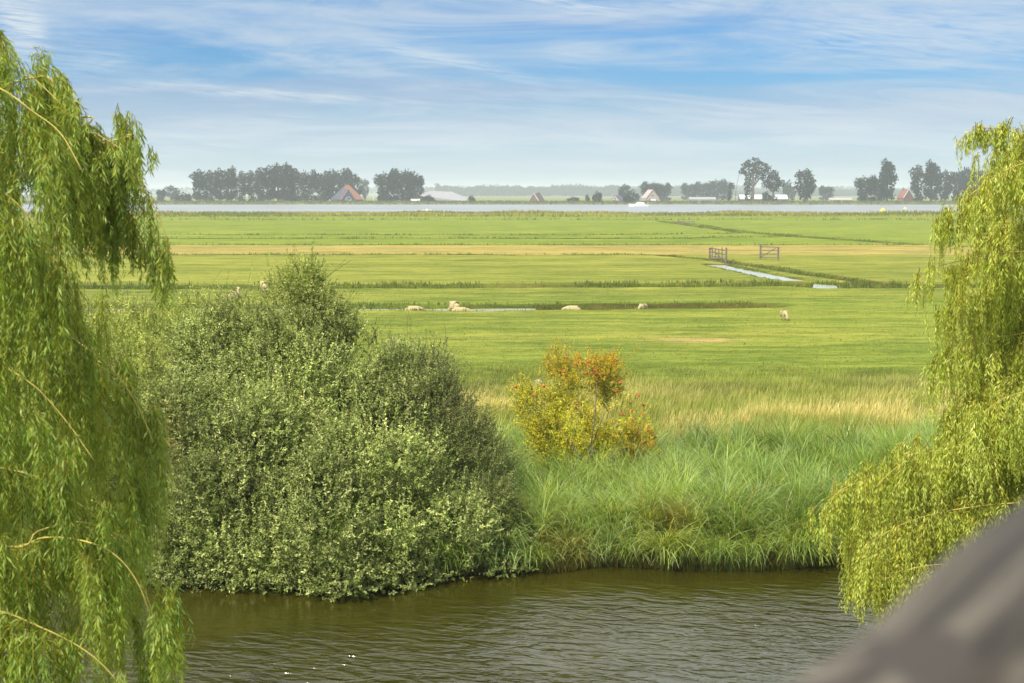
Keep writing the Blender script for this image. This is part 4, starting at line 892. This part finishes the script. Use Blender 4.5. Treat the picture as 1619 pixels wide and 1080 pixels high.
def boat(name, label, px, py, Lm, cab, rz=0.):
    c = P(px, py, -.6); root = thing(name, label, 'boat', (c[0], c[1], -.6), rz); n = 12; st = []
    for i in range(n + 1):
        t = i / n; w = Lm * .15 * min(1, (1 - t) * 3.2 + .02) ** .6 if t > .5 else Lm * .15 * (.85 + .3 * t); w = min(w, Lm * .15)
        fb_ = Lm * (.085 + .05 * t * t); x = -Lm / 2 + Lm * t
        st.append([(x, 0, -.3), (x, -w * .75, -.1), (x + .02 * t, -w, fb_), (x, 0, fb_ + .02), (x, w, fb_), (x, w * .75, -.1)])
    m = MB(); vs = [v for s in st for v in s]; fs = []
    for i in range(n):
        for k in range(6): a = i * 6 + k; b = i * 6 + (k + 1) % 6; fs.append((a, b, b + 6, a + 6))
    fs += [tuple(range(5, -1, -1)), tuple(n * 6 + k for k in range(6))]; m.add(vs, fs); m.build('hull', M_boat, root, False)
    if cab:
        b = MB(); z = Lm * .1; b.add([(-Lm * .30, -1.3, z), (Lm * .22, -1.2, z), (Lm * .22, 1.2, z), (-Lm * .30, 1.3, z), (-Lm * .24, -1.1, z + 1.25), (Lm * .08, -1.0, z + 1.25), (Lm * .08, 1.0, z + 1.25), (-Lm * .24, 1.1, z + 1.25)],
                                 [(4, 5, 6, 7), (0, 1, 5, 4), (1, 2, 6, 5), (2, 3, 7, 6), (3, 0, 4, 7)]); cb = b.build('cabin', M_boat, root)
        for k in range(3): w = MB(); w.box(-2.4 + k * 1.7, -1.2 + k * 1.7, -1.235, -1.2, z + .4, z + .85); w.build('window', M_glass, cb)
        b = MB(); b.box(-1.6, .9, -.8, .8, z + 1.27, z + 1.6); b.build('flybridge', M_boat, root)
        b = MB(); b.tube([(-Lm * .45, 0, z), (-Lm * .45, 0, z + 1.6)], [.05, .04], 6); b.build('staff', M_boat, root)
    else: b = MB(); b.box(-.5, .4, -.5, .5, Lm * .1, Lm * .1 + .35); b.build('seat', M_boat, root)
    return root
boat('motor_boat', 'white motor boat with a cabin moored by the far lake shore', 1010, 326.6, 12.5, True, math.pi)
boat('dinghy', 'small white open boat near the near lake shore', 675, 333, 4.5, False)
for px, py, lab, s in ((1396, 334, 'larger yellow buoy on the lake, left of its pair', 1.5), (1431, 330.5, 'smaller yellow buoy on the lake, right of its pair', 1.0)):
    c = P(px, py, -.6); r_ = thing('yellow_buoy', lab, 'buoy', (c[0], c[1], -.6), 0, 'yellow buoys on the lake'); m = MB()
    m.tube([(0, 0, -.1), (0, 0, .35 * s)], [1.0 * s, .95 * s], 12); m.build('float', M_yel, r_); m = MB(); m.tube([(0, 0, .35 * s + .01), (0, 0, 1.0 * s)], [.7 * s, .15 * s], 10); m.build('cone', M_yel, r_)

# ------------------------------------------------------------------ field gates
def gate(label, a, b, H, nb, group, leaf=True, extra=0):
    a = np.array(a); b = np.array(b); L = np.linalg.norm(b - a); rz = math.atan2(b[1] - a[1], b[0] - a[0]); z = float(height(np.array([a[0]]), np.array([a[1]]))[0])
    root = thing('field_gate', label, 'gate', (a[0], a[1], z), rz, group)
    for x, h in ((0, H + .25), (L, H * .95)): m = MB(); m.tube([(x, 0, -.3), (x + .03, 0, h)], [.13, .11], 7); m.build('post', M_wood, root)
    for k in range(nb): m = MB(); zz = .25 + (H - .35) * k / (nb - 1); m.box(.1, L - .1, -.035, .035, zz - .055 - .00, zz + .055); m.build('bar', M_wood, root)
    m = MB(); m.tube([(.15, -.06, .3), (L - .2, -.06, H - .15)], [.05, .05], 5); m.build('brace', M_wood, root)
    for k in range(extra): x = L * (k + 1) / (extra + 1); m = MB(); m.tube([(x, .08, -.2), (x + .05, .08, H + random.uniform(-.1, .3))], [.07, .06], 6); m.build('upright', M_wood, root)
    return root
GG = 'wooden field gates'
g1 = P(1148, 414)[:2]; g0 = P(1122, 409)[:2]
gate('left wooden field gate with many uprights beside the narrow ditch', g1, g0, 1.75, 4, GG, extra=4)
gate('right wooden field gate on the stubble strip, open to one side', P(1202, 410)[:2], P(1230, 411)[:2], 1.6, 4, GG, extra=0)
gate('distant wooden gate and posts near the lakeside reeds', P(1073, 354)[:2], P(1097, 354.5)[:2], 1.3, 3, GG, extra=2)

# ------------------------------------------------------------------ sheep and crow
M_wool = mat_simple('wool', S(224, 206, 156, .5), .95, .12, 14, .03, .1)
def skinned(name, V, E, R, mat, parent, sub=2):
    me = bpy.data.meshes.new(name); me.from_pydata(V, E, []); me.update(); me.materials.append(mat)
    o = bpy.data.objects.new(name, me); COL.objects.link(o); o.parent = parent
    sk = o.modifiers.new('skin', 'SKIN'); sk.use_smooth_shade = True
    if not me.skin_vertices: me.skin_vertices.new()
    for i, r in enumerate(R):
        me.skin_vertices[0].data[i].radius = (r, r) if not isinstance(r, tuple) else r
    me.skin_vertices[0].data[0].use_root = True
    s = o.modifiers.new('sub', 'SUBSURF'); s.levels = sub; s.render_levels = sub
    return o
def sheep_standing(graze=True):
    root = thing('sheep', 'x', 'sheep')
    V = [(0, 0, .62), (.28, 0, .64), (.46, 0, .66), (-.30, 0, .62), (-.48, 0, .60)]; R = [.27, .27, .17, .28, .16]; E = [(0, 1), (1, 2), (0, 3), (3, 4)]
    if graze: hd = [(.64, 0, .50), (.74, 0, .28), (.84, 0, .12)]
    else: hd = [(.62, 0, .82), (.70, 0, .95), (.90, 0, .90)]
    b = len(V); V += hd; R += [.12, .10, .055]; E += [(2, b), (b, b + 1), (b + 1, b + 2)]
    for s in (-1, 1):
        e = len(V); q = hd[1]; V.append((q[0] - .02, s * .16, q[2] + .04)); R.append(.03); E.append((b + 1, e))
    for (par, lx) in ((1, .32), (3, -.34)):
        for s in (-1, 1):
            e = len(V); V += [(lx, s * .13, .40), (lx + (.0 if lx > 0 else -.03), s * .13, .22), (lx, s * .13, .02)]; R += [.085, .045, .035]; E += [(par, e), (e, e + 1), (e + 1, e + 2)]
    e = len(V); V.append((-.56, 0, .42)); R.append(.05); E.append((4, e))
    skinned('body', V, E, R, M_wool, root); return root
def sheep_lying(up=False):
    root = thing('sheep', 'x', 'sheep')
    V = [(0, 0, .24), (.28, 0, .25), (.46, 0, .27), (-.30, 0, .24), (-.50, 0, .20)]; R = [(.27, .24), (.26, .24), .17, (.28, .24), .15]; E = [(0, 1), (1, 2), (0, 3), (3, 4)]
    hd = [(.56, 0, .46), (.62, 0, .62), (.80, 0, .58)] if up else [(.62, 0, .26), (.74, .04, .18), (.88, .06, .10)]
    b = len(V); V += hd; R += [.12, .10, .055]; E += [(2, b), (b, b + 1), (b + 1, b + 2)]
    for s in (-1, 1):
        e = len(V); q = hd[1]; V.append((q[0] - .02, q[1] + s * .16, q[2] + .05)); R.append(.03); E.append((b + 1, e))
    for (par, lx) in ((1, .42), (3, -.30)):
        for s in (-1, 1):
            e = len(V); V += [(lx, s * .24, .10), (lx + .18, s * .27, .05)]; R += [.07, .035]; E += [(par, e), (e, e + 1)]
    skinned('body', V, E, R, M_wool, root); return root
pr = {'stand': sheep_standing(True), 'lie': sheep_lying(False), 'head': sheep_lying(True)}; us = set()
SG = 'sheep in the meadow'
for kd, px, py, rz, lab, sc in [
    ('lie', 652, 491.5, 0.1, 'cream sheep lying alone with its head to the right, left of the resting pair', 1.05),
    ('lie', 725, 490.5, .05, 'cream sheep lying in front of the upright sheep of the resting pair', 1.15),
    ('stand', 719, 488, 2.1, 'cream sheep upright behind the lying sheep of the resting pair', 1.0),
    ('lie', 907, 489.5, math.pi, 'cream sheep lying alone with its head down to the left by the ditch', 1.05),
    ('stand', 1017, 488, -2.3, 'cream sheep grazing at the ditch, seen end on', .8),
    ('stand', 1239, 507.5, -1.35, 'cream sheep grazing alone on the open grass at right', .72),
    ('stand', 419, 467, 1.9, 'cream sheep partly hidden by the tip of the tall bush', 1.2),
    ('head', 369, 473, 1.2, 'cream sheep leftmost of the flock above the tall bush', 1.2)]:
    if kd in us: o = copy_tree(pr[kd])
    else: o = pr[kd]; us.add(kd)
    c = P(px, py); o.location = (c[0], c[1], float(height(np.array([c[0]]), np.array([c[1]]))[0])); o.rotation_euler = (0, 0, rz); o.scale = (sc,) * 3
    tag(o, lab, 'sheep', SG)
def crow():
    c = P(893, 403); M = mat_simple('black_feather', (.02, .02, .022), .5, .1, 5); root = thing('crow', 'black crow standing on the edge of the stubble strip', 'bird', (c[0], c[1], float(height(np.array([c[0]]), np.array([c[1]]))[0])), -.6)
    V = [(0, 0, .26), (.13, 0, .31), (.20, 0, .40), (.31, 0, .39), (-.16, 0, .21), (-.38, 0, .13)]; R = [.10, .09, .055, .012, .08, .03]; E = [(0, 1), (1, 2), (2, 3), (0, 4), (4, 5)]
    for s in (-1, 1): e = len(V); V += [(.02, s * .05, .13), (.03, s * .05, .0)]; R += [.02, .012]; E += [(0, e), (e, e + 1)]
    skinned('body', V, E, R, M, root)
crow()
def boulder():
    c = P(851, 606); m = MB(); n = 10
    rows = [[(c[0] + math.cos(a) * r * .22 * (1 + .15 * random.uniform(-1, 1)), c[1] + math.sin(a) * r * .25, z * .15 * (1 + .1 * random.uniform(-1, 1))) for a in [2 * math.pi * k / n for k in range(n)]] for r, z in ((.9, -.2), (1.05, .25), (.9, .7), (.5, 1.0))]
    vs = [v for r in rows for v in r]; fs = [(i * n + k, i * n + (k + 1) % n, (i + 1) * n + (k + 1) % n, (i + 1) * n + k) for i in range(3) for k in range(n)] + [tuple(3 * n + k for k in range(n))]
    m.add(vs, fs); o = m.build('pale_stone', mat_simple('pale_stone', (.36, .34, .29), .8, .3, 8), None, True); tag(o, 'whitish stone in the grass left of the top of the yellow tree', 'stone')
boulder()

# ------------------------------------------------------------------ the near timber rail
def rail():
    M = bpy.data.materials.new('weathered_timber'); M.use_nodes = True; t = NT(M.node_tree); b = M.node_tree.nodes['Principled BSDF']
    tc = t.new('ShaderNodeTexCoord'); mp = t.new('ShaderNodeMapping'); t.l.new(tc.outputs['Object'], mp.inputs[0]); mp.inputs['Scale'].default_value = (.9, 9, 9)
    n = t.noise(mp.outputs[0], 2.2, 7, .65, .4); n2 = t.noise(tc.outputs['Object'], 9, 4, .6)
    c = t.ramp(n, [(.36, (.012, .010, .007)), (.48, (.045, .038, .028)), (.64, (.14, .122, .092))]); c = t.mix(t.sstep(n2, .53, .62), c, (.035, .028, .022, 1))
    t.l.new(c, b.inputs['Base Color']); b.inputs['Roughness'].default_value = .8
    bp = t.new('ShaderNodeBump'); bp.inputs['Strength'].default_value = .8; bp.inputs['Distance'].default_value = .006; t.l.new(n, bp.inputs['Height']); t.l.new(bp.outputs[0], b.inputs['Normal'])
    A = Vector(PD(1730, 928, 1.08)); B = Vector(PD(1380, 1272, .80)); d = (A - B); A2 = A + d * 1.6; B2 = B - d * .8; Lr = (A2 - B2).length
    root = thing('timber_rail', 'blurred grey weathered timber rail sloping across the lower right corner', 'railing', (B2.x, B2.y, B2.z))
    m = MB(); K = 60; nn = 40; rings = []
    for i in range(K + 1):
        x = Lr * i / K; ring = []
        for k in range(nn):
            a = 2 * math.pi * k / nn; ca, sa = math.cos(a), math.sin(a); q = (abs(ca) ** 3.2 + abs(sa) ** 3.2) ** (-1 / 3.2)
            r = .073 * q * (1 + .03 * math.sin(3 * a + x * 2) + .035 * math.sin(x * 11 + a) + .02 * math.sin(x * 23 + 2 * a)) - .014 * math.exp(-((a - 2.4 + .1 * math.sin(x * 3)) / .10) ** 2) - .014 * math.exp(-((a - 4.2 + .1 * math.sin(x * 3)) / .06) ** 2)
            ring.append((x, r * ca, r * sa))
        rings += ring
    fs = [(i * nn + k, i * nn + (k + 1) % nn, (i + 1) * nn + (k + 1) % nn, (i + 1) * nn + k) for i in range(K) for k in range(nn)] + [tuple(range(nn - 1, -1, -1)), tuple(K * nn + k for k in range(nn))]
    m.add(rings, fs); o = m.build('rail', M, root, True); o.rotation_euler = d.to_track_quat('X', 'Z').to_euler()
    # the landing it belongs to, below the camera
    dk_ = MB(); z = 6.3
    for k in range(12): dk_.box(-1.6 + k * .3, -1.32 + k * .3, -1.8, 1.1, z - .06, z)
    dk_.build('deck', M, root).location = (-B2.x, -B2.y, -B2.z)
    p = MB(); q = B2 + (A2 - B2) * .12; p.tube([(q.x, q.y, z - .06), (q.x, q.y, q.z)], [.05, .05], 12); p.build('post', M, root).location = (-B2.x, -B2.y, -B2.z); p = MB(); p.tube([(A2.x - .1, A2.y - .03, z - .06), (A2.x - .1, A2.y - .03, A2.z - .05)], [.05, .05], 12)
    p.build('post', M, root).location = (-B2.x, -B2.y, -B2.z)
    for x in (-1.45, 1.85):
        for y in (-1.6, .95): p = MB(); p.tube([(x, y, -.3), (x, y, z - .08)], [.11, .10], 10); p.build('leg', M, root).location = (-B2.x, -B2.y, -B2.z)
rail()

# ------------------------------------------------------------------ air
def haze():
    m = MB(); m.box(-8600, 8600, -500, 8400, -4.2, 46); M = bpy.data.materials.new('haze_air'); M.use_nodes = True; nt = M.node_tree; nt.nodes.clear()
    out = nt.nodes.new('ShaderNodeOutputMaterial'); v = nt.nodes.new('ShaderNodeVolumePrincipled'); v.inputs['Color'].default_value = (.86, .93, 1.0, 1); v.inputs['Density'].default_value = .00023
    v.inputs['Anisotropy'].default_value = .2; nt.links.new(v.outputs[0], out.inputs['Volume'])
    o = m.build('haze', M); tag(o, 'pale blue summer haze over the polder', None, None, 'stuff')
haze()
